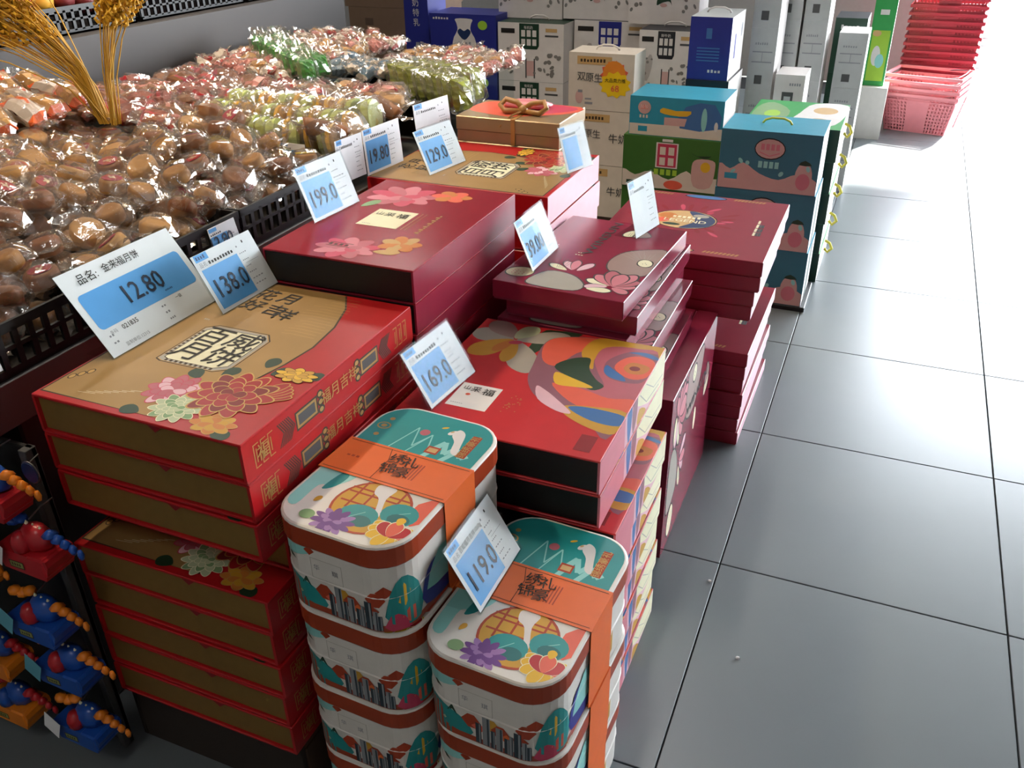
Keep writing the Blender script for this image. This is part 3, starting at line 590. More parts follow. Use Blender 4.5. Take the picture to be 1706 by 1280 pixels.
M0 = emblem_box(nth('crimson oval emblem box on the grey carton', 0), GM); MX, MY = -.042 - MW / 2, .44 + MD / 2
M0.location = (MX, MY, .575 - MH + .001)
for i, (x, y) in enumerate([(-.004, .004), (-.012, .006), (-.017, .01)], 1): dup(M0, (MX + x, MY + y, .575 - (MH + .0003) * (i + 1)), R(.4 * (i % 2)), nth('crimson oval emblem box on the grey carton', i), GM)
zt = .575 - (MH + .0003) * 4
for i in range(7):
    dup(M0, (-.055 - MW / 2 - .004 * (i % 3), .51 + MD / 2 - .003 * (i % 2), .2885 - (MH + .0002) * (i + 1)), R(.4 * (i % 3 - 1)), nth('crimson oval emblem box under the grey carton', i), 'crimson oval emblem boxes, floor pile')
t = thing('carton', 'dark grey carton wedged between the two piles of crimson boxes', 'carton', (-.36, .79, .2887))
MB().box(-.15, .15, -.16, .16, 0, zt - .2892, 'carton_grey', .002).build('carton_body', t); MB().box(-.15, .15, -.025, .025, zt - .2892, zt - .2889, 'tan').build('packing_tape', t)
# two bright signs seen against the light
sign((-.50, .40, .7685), R(72), 18, '', 'pale sunlit sign on the corner of the sideways red box', (.10, .108))
sign((-.285, .255, .685), R(78), 14, '', 'sunlit white sign at the far end of the plum lotus box', (.115, .125), blank=True)

# ------------------------------------------------------------------ rounded tins with orange paper belts
TW, TD, TH, TR = .212, .331, .1555, .056
def rrect(w, d, r, n=7):
    P = []
    for cx, cy, a0 in ((w / 2 - r, d / 2 - r, 0), (-w / 2 + r, d / 2 - r, 90), (-w / 2 + r, -d / 2 + r, 180), (w / 2 - r, -d / 2 + r, 270)):
        for i in range(n + 1): a = R(a0 + 90 * i / n); P.append((cx + r * math.cos(a), cy + r * math.sin(a)))
    return P
def ring_strip(mb, prof, m, r=TR, w=TW, d=TD):
    rows = [[(x, y, z) for x, y in rrect(w + 2 * o, d + 2 * o, r + o)] for o, z in prof]; n = len(rows[0])
    vs = [p for q in rows for p in q]; mb.add(vs, [(k * n + i, k * n + (i + 1) % n, (k + 1) * n + (i + 1) % n, (k + 1) * n + i) for k in range(len(rows) - 1) for i in range(n)], m)
def wrap_art(parent, name, shapes, o=0.0002, z0=0):
    """print wrapped round the tin wall: u runs from the front left corner anticlockwise (front, right side), v is height, cm"""
    w, d = TW - .004, TD - .004; r = TR - .002; path = []
    segs = [('l', (-w / 2 + r, -d / 2), (1, 0), w - 2 * r), ('a', (w / 2 - r, -d / 2 + r), 270, r * math.pi / 2), ('l', (w / 2, -d / 2 + r), (0, 1), d - 2 * r), ('a', (w / 2 - r, d / 2 - r), 0, r * math.pi / 2)]
    def at(u):
        if u < 0: a = R(270) + u / r; return ((-w / 2 + r + (r + o) * math.cos(a), -d / 2 + r + (r + o) * math.sin(a)))
        for k, p, q, ln in segs:
            if u <= ln or k == 'a' and p[1] > 0:
                if k == 'l':
                    nx, ny = q[1], -q[0]; return (p[0] + q[0] * u + nx * o, p[1] + q[1] * u + ny * o)
                a = R(q) + u / r; return (p[0] + (r + o) * math.cos(a), p[1] + (r + o) * math.sin(a))
            u -= ln
    mb = MB()
    for i, (m, pts) in enumerate(shapes):
        # cut the polygon into thin vertical slices so that it follows the curve
        xs = [p[0] for p in pts]; x0, x1 = min(xs), max(xs); n = max(2, int((x1 - x0) / .9)); oo = o; o = .0003 + i * .00002
        prev = None
        for s in range(n + 1):
            x = x0 + (x1 - x0) * (min(max(s / n, 1e-4), 1 - 1e-4)); ys = []
            for j in range(len(pts)):
                a, c = pts[j], pts[(j + 1) % len(pts)]
                if (a[0] - x) * (c[0] - x) < 0: ys.append(a[1] + (c[1] - a[1]) * (x - a[0]) / (c[0] - a[0]))
            if len(ys) < 2: prev = None; continue
            X, Y = at(x / 100); cur = ((X, Y, z0 + min(ys) / 100), (X, Y, z0 + max(ys) / 100))
            if prev: mb.add([prev[0], cur[0], cur[1], prev[1]], [(0, 1, 2, 3)], m)
            prev = cur
        o = oo
    return mb.build(name, parent)
def tin(label, group):
    t = thing('gift_tin', label, 'tin', group=group); mb = MB()
    ring_strip(mb, [(-.006, 0), (-.002, .003), (-.002, .062), (-.0005, .064), (-.002, .066), (-.002, TH - .030)], 'tin_white'); mb.add([(x, y, 0) for x, y in rrect(TW - .012, TD - .012, TR - .006)], [list(range(32))[::-1]], 'tin_white'); body = mb.build('body', t, smooth=False)
    lid = MB(); ring_strip(lid, [(.0004, TH - .036), (.0012, TH - .034), (.0012, TH - .004)], 'tin_brown'); ring_strip(lid, [(.0012, TH - .004), (.0, TH - .0012), (-.003, TH)], 'tin_white')
    ring_strip(lid, [(-.0021, TH - .036), (.0004, TH - .036)], 'tin_white')
    lid.add([(x, y, TH) for x, y in rrect(TW - .006, TD - .006, TR - .003)], [list(range(32))], 'tin_white'); lid = lid.build('lid', t)
    H = 12.2; S = [('teal', sm([(-8, 5.6), (-4, 6.2), (0, 5.2), (3, 3.0), (2, .4), (-8, .4)], 3)), ('orange_dark', sm([(-6, .4), (-5.6, 4.6), (-2, 5.2), (-3, 3), (0, 1.6), (3, 1), (4, .3)], 3)), ('tin_brown', rect(-8, .2, 30, 1.4))]
    S += [('teal', ell(-1.4, 3.0, 2.0, 2.0)), ('pale_green', ell(-1.4, 3.0, .35)), ('teal_pale', sm([(-7, 10.6), (-3, 11.4), (1.6, 11.6), (.6, 10.4), (-4, 9.4)], 3))]
    S += [('leaf', sm([(-3.6, 9.6), (-2.4, 9.7), (-1.4, 8.8), (-2.6, 9.0)], 3)), ('leaf', [(-.9, 4.8), (-.2, 6.9), (.9, 4.4), (.5, 4.4), (-.2, 5.8), (-.6, 4.8)]), ('orange_dark', ell(1.2, 11.3, .9, .8))]
    S += [('grey_art', rect(1.2, 6.6, 1.28, 10.2)), ('grey_art', rect(6.4, 6.6, 6.48, 10.2)), ('grey_art', rect(1.2, 6.6, 6.4, 6.66)), ('grey_art', rect(1.2, 10.1, 6.4, 10.16))]
    for x, y, r, m in ((3.0, 4.4, 1.6, 'orange_dark'), (4.2, 3.6, 1.2, 'coral'), (6.2, 4.9, 1.4, 'ochre'), (7.6, 4.2, 1.5, 'orange_dark'), (8.6, 3.4, 1.1, 'orange'), (10.6, 4.0, 1.3, 'orange_dark'), (11.4, 6.0, 1.5, 'orange_dark'), (12.8, 7.4, 1.3, 'orange_dark'), (12.2, 4.6, 1.8, 'orange_dark')): S.append((m, ell(x, y, r, r * .9)))
    for i, (x, ww, hh) in enumerate([(3.7, .9, 3.0), (4.8, 1.2, 4.2), (6.1, .7, 2.6), (6.9, 1.1, 3.4), (8.2, .8, 2.3), (9.0, .6, 2.9), (9.7, 1.1, 3.7), (10.9, .7, 2.6), (11.6, .6, 2.0)]):
        S.append((['city_dark', 'city_grey'][i % 2], rect(x, .5, x + ww, .5 + hh * 1.35))); S.append((['city_grey', 'city_dark'][i % 2], rect(x + ww * .6, .5, x + ww * .85, .4 + hh * 1.35)))
    S += [('teal', sm([(13, 2), (13.2, 6), (15, 9.6), (17, 9), (19, 5), (18, 1)], 3)), ('yellow', sm([(14.6, 5.4), (15.6, 8.6), (16.6, 8.0), (16.2, 4.6)], 3)), ('pink_deep', sm([(12.6, .4), (13.2, 3.0), (15, 3.2), (16.4, .4)], 3)), ('coral', ell(16.6, 2.6, 1.6, 1.4))]
    S += [('milk_blue', sm([(19, 2), (20, 7), (24, 8), (28, 4), (26, .6)], 3)), ('teal_pale', sm([(20, 4), (24, 9), (28, 7), (29, 3)], 3)), ('teal', sm([(28, 1), (29, 7), (33, 9), (36, 4), (34, .6)], 3)), ('orange_dark', ell(31, 4, 2, 1.6)), ('ochre', sm([(34, 2), (37, 8), (39, 4)], 3))]
    wrap_art(body, 'printed_wall', [(m, [(x, min(max(y, .3), H)) for x, y in p]) for m, p in S], z0=.0)
    G = (Vector((-TW / 2 + TR, -TD / 2 + .002, 0)), Vector((1, 0, 0)), Vector((0, 0, 1)), Vector((0, -1, 0)))
    text(body, '华', G, 2.2, 8.6, .9, 'ink_grey', lift=.001); text(body, '琪', G, 5.3, 8.4, .9, 'ink_grey', lift=.001)
    F = fr_top(TW, TD, TH); S = []
    S.append(('teal', [(.4, 14 + i) for i in range(19)][::-1] + [(20.8, 14 + i) for i in range(19)]))
    S[0] = ('teal', [(.4, 14)] + [(20.8 * i / 20, 14) for i in range(1, 20)] + [(20.8, 14 + i) for i in range(19)] + [(20.8 - i, 32.8) for i in range(1, 20)] + [(.4, 32 - i) for i in range(18)])
    for i in range(4):
        for a, c in (((6 + i * 3, 20), (8 + i * 3.0, 28 - i)), ((8 + i * 3.0, 28 - i), (9.5 + i * 2.8, 23)), ((9.5 + i * 2.8, 23), (11 + i * 2.6, 27 - i))): S.append(('teal_pale', stroke([a, c], .9 if i > 1 else .22)))
    S += [('teal_pale', sm([(.5, 4.8), (.5, 13), (6.5, 13), (5, 9.4), (2.8, 8.6), (2.6, 3.6)], 4)), ('teal', sm([(4.2, 12.6), (5.6, 12.2), (5.2, 9.4), (3.6, 8.2)], 4))]
    S += [('pink', ell(9.5, 27.1, .85)), ('gold_line', ell(2.4, 26.2, 1.2, 1.0)), ('teal', ell(2.4, 26.2, .95, .75)), ('gold_line', ell(2.4, 26.2, .5, .45)), ('gold_line', ell(2.6, 23.6, .45)), ('gold_line', ell(2.6, 28.4, .45)), ('yellow', ell(11.8, 29.6, .6, .25, .6))]
    S += [('milk_white', sm([(14.2, 30), (15.6, 29.2), (16.4, 26.4), (17.0, 23.6), (15.8, 24), (15, 26.6), (13.8, 28.2)], 4)), ('milk_white', ell(13.6, 28.8, .9, .5, .9)), ('tan', ell(13.4, 29.0, .35, .2, .8)), ('orange_dark', rect(12.0, 22.3, 14.2, 24.2)), ('tan', rect(12.3, 22.7, 13.9, 23.8))]
    S += [('orange_dark', [(17.0, 23.2), (18.6, 23.2), (18.6, 29.4), (17.0, 29.4)])]
    # round lattice window, leaves, lotus and purple chrysanthemum
    S += [('orange_dark', ell(12.6, 7.4, 5.9, 5.9, n=32)), ('ochre', ell(12.6, 7.4, 5.5, 5.5, n=32)), ('coral', sm([(18.3, 10.8), (20.8, 12.6), (20.9, 7), (18.6, 6.5)], 2))]
    for x in (9, 11.2, 15.4): S.append(('orange_dark', rect(x, 6, x + .35, 12.3)))
    for y in (7.2, 9.4, 10.4): S.append(('orange_dark', rect(7.6, y, 17.4, y + .35)))
    S += [('milk_white', sm([(11.0, 12.4), (13.8, 12.4), (13.6, 9.8), (14.8, 6.2), (14.2, 5.6), (12.6, 9.4), (11.2, 10.4)], 4))]
    S += [('teal', ell(12.0, 5.2, 3.0, 2.3)), ('teal', ell(17.2, 7.6, 2.8, 2.4)), ('teal_pale', stroke([(11, 4.4), (12.6, 6.2)], .1)), ('teal_pale', stroke([(16, 7), (18.4, 8.6)], .1)), ('teal_dark', ell(13.0, 4.2, 1.6, 1.2)), ('teal_dark', ell(17.6, 6.6, 1.7, 1.2))]
    S += flower(9.6, 2.6, 3.4, ['purple', 'purple_pale', 'purple'], None, ((1, 12), (.7, 9), (.42, 6)), .2, .85)
    S += [('leaf_light', ell(5.4, 2.5, 1.2, 1.0)), ('ochre', petal(4.4, 5.2, 1.2, 1.5, .9))]
    for a in (-.5, -.1, .35, 2.8, 3.2, 3.7, -1.2, -1.9): S.append(('cream', petal(18.2, 4.0, a, 3.4, 1.9))); S.append(('yellow' if a != -.1 else 'coral', petal(18.2, 4.0, a, 3.3, 1.7)))
    for a in (2.3, .8, 1.55): S.append(('cream', petal(18.2, 3.0, a, 3.3, 2.3))); S.append(('toy_red' if a != 1.55 else 'coral', petal(18.2, 3.0, a, 3.15, 2.1)))
    S.append(('yellow', petal(18.2, 5.6, 1.6, 1.6, 1.3)))
    def clampin(x, y):
        X, Y = x / 100 - TW / 2, y / 100 - TD / 2; hw, hd, r = TW / 2 - .005, TD / 2 - .005, TR - .005
        X = min(max(X, -hw), hw); Y = min(max(Y, -hd), hd); cx = min(max(X, -hw + r), hw - r); cy = min(max(Y, -hd + r), hd - r)
        dx, dy = X - cx, Y - cy; l = math.hypot(dx, dy)
        if l > r: X, Y = cx + dx / l * r, cy + dy / l * r
        return ((X + TW / 2) * 100, (Y + TD / 2) * 100)
    art(lid, 'printed_artwork', F, [(m, [clampin(x, y) for x, y in p]) for m, p in S])
    text(lid, '锦绣豪礼', F, 17.8, 26.3, 1.35, 'gold_line', rot=R(90), lift=.0011)
    mb = MB(); e = .0028; y0, y1 = -TD / 2 + .125, -TD / 2 + .212      # paper belt round lid and sides
    mb.box(-TW / 2 - e, TW / 2 + e, y0, y1, TH + .0010, TH + .0014, 'orange')
    for q in (-1, 1): mb.box(min(q * (TW / 2 + e), q * (TW / 2 + e - .0006)), max(q * (TW / 2 + e), q * (TW / 2 + e - .0006)), y0, y1, .0005, TH + .0014, 'orange')
    belt = mb.build('paper_belt', t); FB = fr_top(TW, TD, TH + .0014)
    art(belt, 'printed_rule', FB, [('ink', rect(.2, 20.6, 21, 20.7)), ('ink', rect(.2, 13.0, 21, 13.1)), ('ink', stroke([(7.6, 20.6), (8.6, 18), (8.6, 13.1)], .1))] + scribble(2, 16.6, 2.4, .5, 3, 'orange_dark') + [('orange_dark', rect(12.8 + i * .5, 15, 13 + i * .5, 19)) for i in range(4)])
    for ch, x, y in (('锦', 9.7, 16.0), ('绣', 9.9, 18.6), ('豪', 12.0, 15.9), ('礼', 12.2, 18.6)): text(belt, ch, FB, x, y, 2.3, 'ink', rot=R(14), lift=.0012)
    return t
GTN = 'tins beside the aisle'
T0 = tin(nth('orange belted white tin by the red boxes', 0), GTN); T0.location = (-.4035, -.7165, .632 - .1555); T0.rotation_euler = (0, 0, R(-3.6))
for i in range(1, 4): dup(T0, (-.4035 + .003 * (i % 2) , -.7165 + .001 * i, .632 - .158 * i - .1555), R(-3.6 + .6 * i), nth('orange belted white tin by the red boxes', i), GTN)
for i in range(3): dup(T0, (-.182 + .002 * (i % 2), -.722 + .004 * i, .474 - .158 * i - .1555), R(-3.2 + .5 * i), nth('orange belted white tin under the 119.0 sign', i), GTN)

# ------------------------------------------------------------------ milk cartons and other cases at the back
def case(name, label, x0, x1, y0, d, z0, h, front, side, top, prints=None, texts=None, handle=None, group=None, cat='milk case', rz=0, side_prints=None):
    w = x1 - x0; t = thing(name, label, cat, ((x0 + x1) / 2, y0 + d / 2, z0), rz, group); c = .002; mb = MB()
    V = [(x, y, z) for z in (0, h) for y in (-d / 2, d / 2) for x in (-w / 2, w / 2)]
    for f, m in (((0, 2, 3, 1), top), ((4, 5, 7, 6), top), ((0, 1, 5, 4), front), ((2, 6, 7, 3), front), ((0, 4, 6, 2), side), ((1, 3, 7, 5), side)): mb.add([V[i] for i in f], [(0, 1, 2, 3)], m)
    body = mb.build('carton_body', t)
    if prints: art(body, 'printed_front', fr_front(w, d), [(m, [(min(max(x, .2), w * 100 - .2), min(max(y, .2), h * 100 - .2)) for x, y in p]) for m, p in prints(w * 100, h * 100)], lift=.0008)
    if side_prints: art(body, 'printed_side', fr_right(w, d), side_prints(d * 100, h * 100), lift=.0008)
    for s, x, y, sz, m in texts or []: text(body, s, fr_front(w, d), x * w * 100, y * h * 100, sz, m, lift=.002)
    if handle:
        MB().tube([(-.05, 0, h), (-.042, 0, h + .012), (-.02, 0, h + .02), (.02, 0, h + .02), (.042, 0, h + .012), (.05, 0, h)], .004, handle, 6).build('carry_handle', t, smooth=True)
    return t
def blobs(w, h, m, n, seed, y0=0, y1=1, r=.05):
    rr = random.Random(seed); return [(m, ell(rr.uniform(.1, .9) * w, rr.uniform(y0, y1) * h, r * w * rr.uniform(.6, 1.4), r * w * rr.uniform(.5, 1.1), rr.random() * 3, 9)) for i in range(n)]
def teal_print(w, h):
    S = [('milk_pink', sm([(.2, .2), (w - .2, .2), (w - .2, h * .24), (w * .8, h * .34), (w * .62, h * .22), (w * .42, h * .30), (w * .25, h * .46), (w * .12, h * .34), (.2, h * .42)], 3)), ('ink', ell(w * .5, h * .72, w * .155, h * .18)), ('milk_pink', ell(w * .5, h * .72, w * .145, h * .16)), ('rose', stroke([(w * .40, h * .66), (w * .5, h * .6), (w * .6, h * .66)], .4))]
    S += [('milk_pink', ell(w * .86, h * .3, w * .085, h * .25)), ('rose', ell(w * .86, h * .22, w * .07, h * .14)), ('milk_teal', rect(w * .07, h * .17, w * .2, h * .27)), ('dark_green', sm([(w * .8, h * .5), (w * .86, h * .58), (w * .93, h * .5)], 2)), ('milk_teal_dark', rect(.3, h * .92, w - .3, h - .2))]
    for i in range(4): S.append(('teal_pale', rect(w * (.40 + i * .055), h * .40, w * (.44 + i * .055), h * .51)))
    for i in range(4): S.append(('rose', rect(w * (.41 + i * .05), h * .70, w * (.445 + i * .05), h * .80)))
    return S + blobs(w, h, 'teal_pale', 5, 3, .3, .6, .025)
def strip_side(w, h): return [('dark_green', rect(w * .28, .3, w * .62, h - .3))]
GX = 'teal yoghurt cases in the aisle end stack'
tag(MB().box(-.362, .012, 1.475, 1.73, 0, .018, 'black', .002).build('pallet'), 'flat black pallet under the teal yoghurt cases', 'pallet')
for i in range(3):
    case('yoghurt_case', nth('teal yoghurt case in the stack at the aisle', 2 - i), -.358 + .004 * i, -.004 - .005 * i, 1.48, .24, .0185 + i * .2065, .206, 'milk_teal_dark', 'milk_white', 'milk_teal', teal_print, None, 'ribbon_yellow' if i == 2 else None, GX, 'yoghurt case', 0, strip_side)
def green_print(w, h):
    S = [('milk_cream', sm([(.2, .2), (w - .2, .2), (w - .2, h * .3), (w * .8, h * .22), (w * .68, h * .4), (w * .5, h * .2), (w * .3, h * .34), (w * .14, h * .24), (.2, h * .34)], 3)), ('milk_white', rect(w * .35, h * .42, w * .58, h * .90)), ('pink_deep', rect(w * .365, h * .44, w * .565, h * .88)), ('milk_pink', sm([(w * .76, h * .12), (w * .73, h * .5), (w * .78, h * .64), (w * .94, h * .64), (w * .97, h * .5), (w * .93, h * .12)], 3)), ('leaf', sm([(w * .72, h * .74), (w * .78, h * .7), (w * .92, h * .72), (w * .84, h * .66)], 2)), ('yellow', ell(w * .87, h * .5, w * .05, h * .1)), ('coral', ell(w * .55, h * .1, w * .1, h * .09)), ('dark_green', rect(w * .05, h * .05, w * .17, h * .13)), ('milk_white', rect(w * .41, h * .92, w * .52, h * .97))]
    for i in range(2):
        for j in range(2): S.append(('milk_cream', rect(w * (.39 + .09 * i), h * (.47 + .2 * j), w * (.45 + .09 * i), h * (.62 + .2 * j))))
    return S + [('lime', rect(w * (.34 + i * .065), h * .28, w * (.385 + i * .065), h * .39)) for i in range(4)]
def banana_print(w, h):
    return [('milk_cream', rect(.2, .2, w - .2, h * .3)), ('milk_pink', ell(w * .16, h * .72, w * .07, h * .17)), ('coral', rect(w * .12, h * .68, w * .2, h * .78)), ('steel_blue', sm([(w * .55, h * .25), (w * .6, h * .8), (w * .9, h * .9), (w * .97, h * .3)], 2)), ('yellow', sm([(w * .33, h * .62), (w * .45, h * .56), (w * .62, h * .56), (w * .66, h * .7), (w * .5, h * .68), (w * .36, h * .74)], 2)), ('milk_pink', sm([(w * .38, h * .3), (w * .38, h * .5), (w * .62, h * .5), (w * .6, h * .3)], 1)), ('milk_teal', rect(w * .1, h * .1, w * .2, h * .24)), ('teal_pale', ell(w * .8, h * .5, w * .03, h * .3)), ('milk_white', ell(w * .93, h * .35, w * .02, h * .12))] + [('milk_cream', rect(w * (.11 + .035 * i), h * .45, w * (.13 + .035 * i), h * .53)) for i in range(3)]
case('yoghurt_case', 'dark green strawberry yoghurt case lying under a blue one', -.778, -.398, 1.76, .25, .313, .2035, 'milk_green', 'milk_white', 'milk_green', green_print, cat='yoghurt case')
case('yoghurt_case', 'bright blue banana yoghurt case on top of the green one', -.762, -.398, 1.77, .24, .517, .147, 'milk_teal', 'milk_white', 'milk_teal', banana_print, [('酸酸', .16, .73, 1.3, 'milk_white')], None, None, 'yoghurt case')
case('yoghurt_case', 'green yoghurt case resting on the floor under the strawberry one', -.778, -.398, 1.765, .25, 0, .3125, 'milk_green', 'milk_white', 'milk_green', green_print, cat='yoghurt case')
def beige_print(w, h):
    S = [('tan', rect(w * .13, h * .80, w * .66, h * .94)), ('milk_pink', ell(w * .17, h * .22, w * .06, h * .12)), ('ink_grey', rect(w * .15, h * .30, w * .22, h * .35)), ('ink_grey', rect(w * .26, h * .1, w * .38, h * .14)), ('ink_grey', rect(w * .26, h * .18, w * .36, h * .21))]
    return S + scribble(w * .18, h * .84, w * .4, h * .06, 8, 'brown_ink')
def burst(w, h):
    S = [('coral', [(w * .70 + w * .22 * (1 if i % 2 else .8) * math.cos(i * math.pi / 11), h * .62 + w * .22 * (1 if i % 2 else .8) * math.sin(i * math.pi / 11)) for i in range(22)])]
    S.append(('burst_orange', ell(w * .70, h * .66, w * .17, w * .18)))
    S.append(('burst_yellow', [(w * .72 + w * .25 * (1 if i % 2 else .8) * math.cos(i * math.pi / 11), h * .47 + h * .24 * (1 if i % 2 else .8) * math.sin(i * math.pi / 11)) for i in range(22)]))
    return S
for i in range(3):
    z = [.544, .314, .084][i]
    c = case('milk_case', nth('cream milk case with tan band beside blue case', i), -1.096, -.815, 2.0, .17, z, .228, 'milk_cream', 'milk_cream', 'milk_cream', (lambda w, h: beige_print(w, h) + burst(w, h)) if i == 0 else beige_print, [('双', .2, .58, 3.2, 'grey_dark'), ('原', .33, .57, 3.2, 'grey_dark'), ('生', .46, .56, 3.2, 'grey_dark')] + ([('大品类力推', .72, .54, 1.5, 'ink'), ('68', .72, .4, 2.4, 'coral')] if i == 0 else [('牛奶', .8, .5, 3.6, 'grey_dark')]), 'milk_white' if i == 0 else None, 'cream milk cases')
MB_ = MB().box(-1.09, -.82, 2.01, 2.16, 0, .083, 'carton_dark', .002).build('carton'); tag(MB_, 'flat brown carton under the cream milk cases', 'carton')
def cow_print(dark):
    def f(w, h):
        S = [(dark, [(w * .33, h * .99), (w * .33, h * .62), (w * .36, h * .56), (w * .60, h * .56), (w * .63, h * .62), (w * .63, h * .99)]), ('ink', rect(w * .05, h * .82, w * .26, h * .9)), ('grey_dark', rect(w * .72, h * .78, w * .92, h * .81)), ('cow_grey_pale', sm([(w * .04, h * .3), (w * .2, h * .62), (w * .26, h * .5), (w * .18, h * .2)], 3)), ('grey_dark', rect(w * .42, h * .06, w * .44, h * .4)), ('grey_dark', rect(w * .55, h * .06, w * .57, h * .4)), ('milk_pink', rect(w * .44, h * .1, w * .55, h * .36))]
        for i in range(3):
            for j in range(2): S.append(('milk_white', rect(w * (.36 + .085 * i), h * (.62 + .15 * j), w * (.42 + .085 * i), h * (.73 + .15 * j))))
        return S + blobs(w, h, 'cow_grey', 9, 5, .15, .5, .028) + blobs(w * .3, h, 'cow_grey', 8, 9, .15, .6, .09) + [('cow_grey', [(x + w * .68, y) for x, y in p]) for _, p in blobs(w * .3, h, '', 9, 4, .1, .5, .1)] + [('tan', rect(w * .73, h * .86, w * .90, h * .92))]
    return f
def bottle_print(w, h):
    S = [('milk_white', rect(.3, .3, w - .3, h * .36)), ('milk_white', sm([(w * .36, .3), (w * .34, h * .5), (w * .42, h * .72), (w * .41, h * .84), (w * .4, h * .92), (w * .64, h * .92), (w * .63, h * .84), (w * .62, h * .72), (w * .70, h * .5), (w * .68, .3)], 3)), ('navy', sm([(w * .52, h * .55), (w * .42, h * .68), (w * .46, h * .75), (w * .52, h * .71), (w * .58, h * .75), (w * .62, h * .68)], 3)), ('milk_blue', rect(w * .03, h * .38, w * .34, h * .46)), ('milk_blue', rect(w * .70, h * .38, w * .97, h * .46)), ('lime', ell(w * .8, h * .82, w * .07, h * .08)), ('navy', sm([(w * .54, h * .08), (w * .6, h * .18), (w * .7, h * .2), (w * .72, h * .08)], 2)), ('steel_blue', rect(w * .84, .6, w * .93, h * .28))]
    return S + scribble(w * .42, h * .46, w * .22, h * .07, 4, 'ink_grey') + scribble(w * .43, h * .36, w * .2, h * .06, 4, 'ink_grey') + scribble(w * .06, h * .40, w * .25, h * .04, 6, 'milk_white') + scribble(w * .73, h * .40, w * .22, h * .04, 6, 'milk_white') + scribble(w * .05, h * .9, w * .25, h * .04, 6, 'milk_white')
case('milk_case', 'royal blue milk case with a white bottle print and heart', -2.0, -1.645, 2.5, .24, .57, .262, 'milk_blue', 'milk_blue', 'milk_blue', bottle_print)
case('milk_case', 'royal blue milk case under the one with the bottle print', -2.0, -1.645, 2.5, .24, .29, .279, 'milk_blue', 'milk_blue', 'milk_blue', bottle_print); case('carton', 'brown carton on the floor under the blue milk cases', -2.0, -1.645, 2.5, .24, 0, .289, 'carton', 'carton', 'carton', cat='carton')
case('milk_case', 'slim upright dark blue milk case beside the brown cartons', -2.185, -2.05, 2.58, .2, .45, .46, 'milk_blue', 'milk_blue', 'milk_blue', lambda w, h: [('milk_white', rect(w * .38, h * .3, w * .62, h * .42)), ('ink_grey', rect(w * .42, h * .42, w * .58, h * .5))], [('奶', .5, .9, 3.2, 'milk_white'), ('特', .5, .8, 3.2, 'milk_white'), ('乳', .5, .7, 3.2, 'milk_white')])
case('carton', 'brown carton on the floor under the slim blue case', -2.19, -2.04, 2.58, .22, 0, .449, 'carton_dark', 'carton_dark', 'carton_dark', cat='carton')
for k in range(3):
    case('milk_case', nth('green tagged white milk case beside blue bottle case', k), -1.635, -1.30, 2.5, .24, [.54, .274, .008][k], .265, 'milk_white', 'milk_white', 'dark_green', cow_print('dark_green'), [('有机奶', .47, .92, 1.3, 'milk_white')], 'milk_white' if k == 0 else None, 'white milk cases with green tags')
for k in range(3):
    case('milk_case', nth('white milk case with black tag behind the cream case', k), -.91, -.655, 2.4, .26, [.545, .277, .009][k], .267, 'milk_white', 'milk_white', 'milk_black', cow_print('milk_black'), [('鲜牛奶', .47, .92, 1.2, 'milk_white')], 'milk_white' if k == 0 else None, 'white milk cases with black tags')
    case('milk_case', nth('navy tagged white milk case by black tagged ones', k), -1.29, -.92, 2.62, .22, [.545, .277, .009][k], .267, 'milk_white', 'milk_white', 'grey_dark', cow_print('milk_blue'), None, None, 'white milk cases with navy tags')
def cow2(w, h): return [('dark_green', sm([(w * .40, h * .3), (w * .44, h * .48), (w * .56, h * .46), (w * .62, h * .3), (w * .58, h * .36), (w * .48, h * .34)], 3)), ('milk_pink', ell(w * .5, h * .3, w * .05, h * .03))] + [('cow_grey', [(x, y) for x, y in p]) for _, p in blobs(w * .3, h, '', 12, 2, .2, .9, .1)] + [('cow_grey', [(x + w * .7, y) for x, y in p]) for _, p in blobs(w * .3, h, '', 14, 8, .2, .9, .1)]
for i, (x0, x1, nm) in enumerate(((-1.69, -1.36, 'green'), (-1.35, -1.02, 'plain'), (-1.01, -.69, 'black'))):
    z = (.807, .814, .814)[i]
    case('milk_case', ['white milk case with a cow picture above the green tagged case', 'plain pale milk case above the navy tagged case', 'white milk case with a cow picture above the black tagged case'][i], x0, x1, (2.64, 2.63, 2.56)[i], .2, z, .27, 'milk_white', 'milk_white', 'milk_white', cow2)
case('milk_case', 'deep blue milk case with a white carry handle by the aisle', -.648, -.478, 2.22, .30, .652, .245, 'milk_blue', 'milk_white', 'grey_light', lambda w, h: scribble(w * .4, h * .66, w * .22, h * .2, 1, 'steel_blue') + [('steel_blue', rect(w * .2, h * (.5 - .05 * i), w * .75, h * (.52 - .05 * i))) for i in range(5)] + scribble(w * .5, h * .12, w * .34, h * .05, 4, 'milk_white'), None, 'milk_white', side_prints=lambda w, h: [('ink_grey', ell(w * .8, h * .7, w * .06, h * .12)), ('milk_blue', rect(w * .3, h * .3, w * .4, h * .7))])
case('milk_case', 'black milk case under the deep blue one with the handle', -.648, -.468, 2.21, .32, .54, .1115, 'milk_black', 'milk_white', 'milk_black', lambda w, h: scribble(w * .3, h * .5, w * .45, h * .12, 6, 'milk_white'))
case('milk_case', 'white milk case on the floor under the black one', -.648, -.468, 2.2, .33, .27, .2695, 'milk_white', 'milk_white', 'milk_white'); case('milk_case', 'white milk case on the floor at the foot of the blue case stack', -.648, -.468, 2.2, .33, 0, .2695, 'milk_white', 'milk_white', 'milk_white')
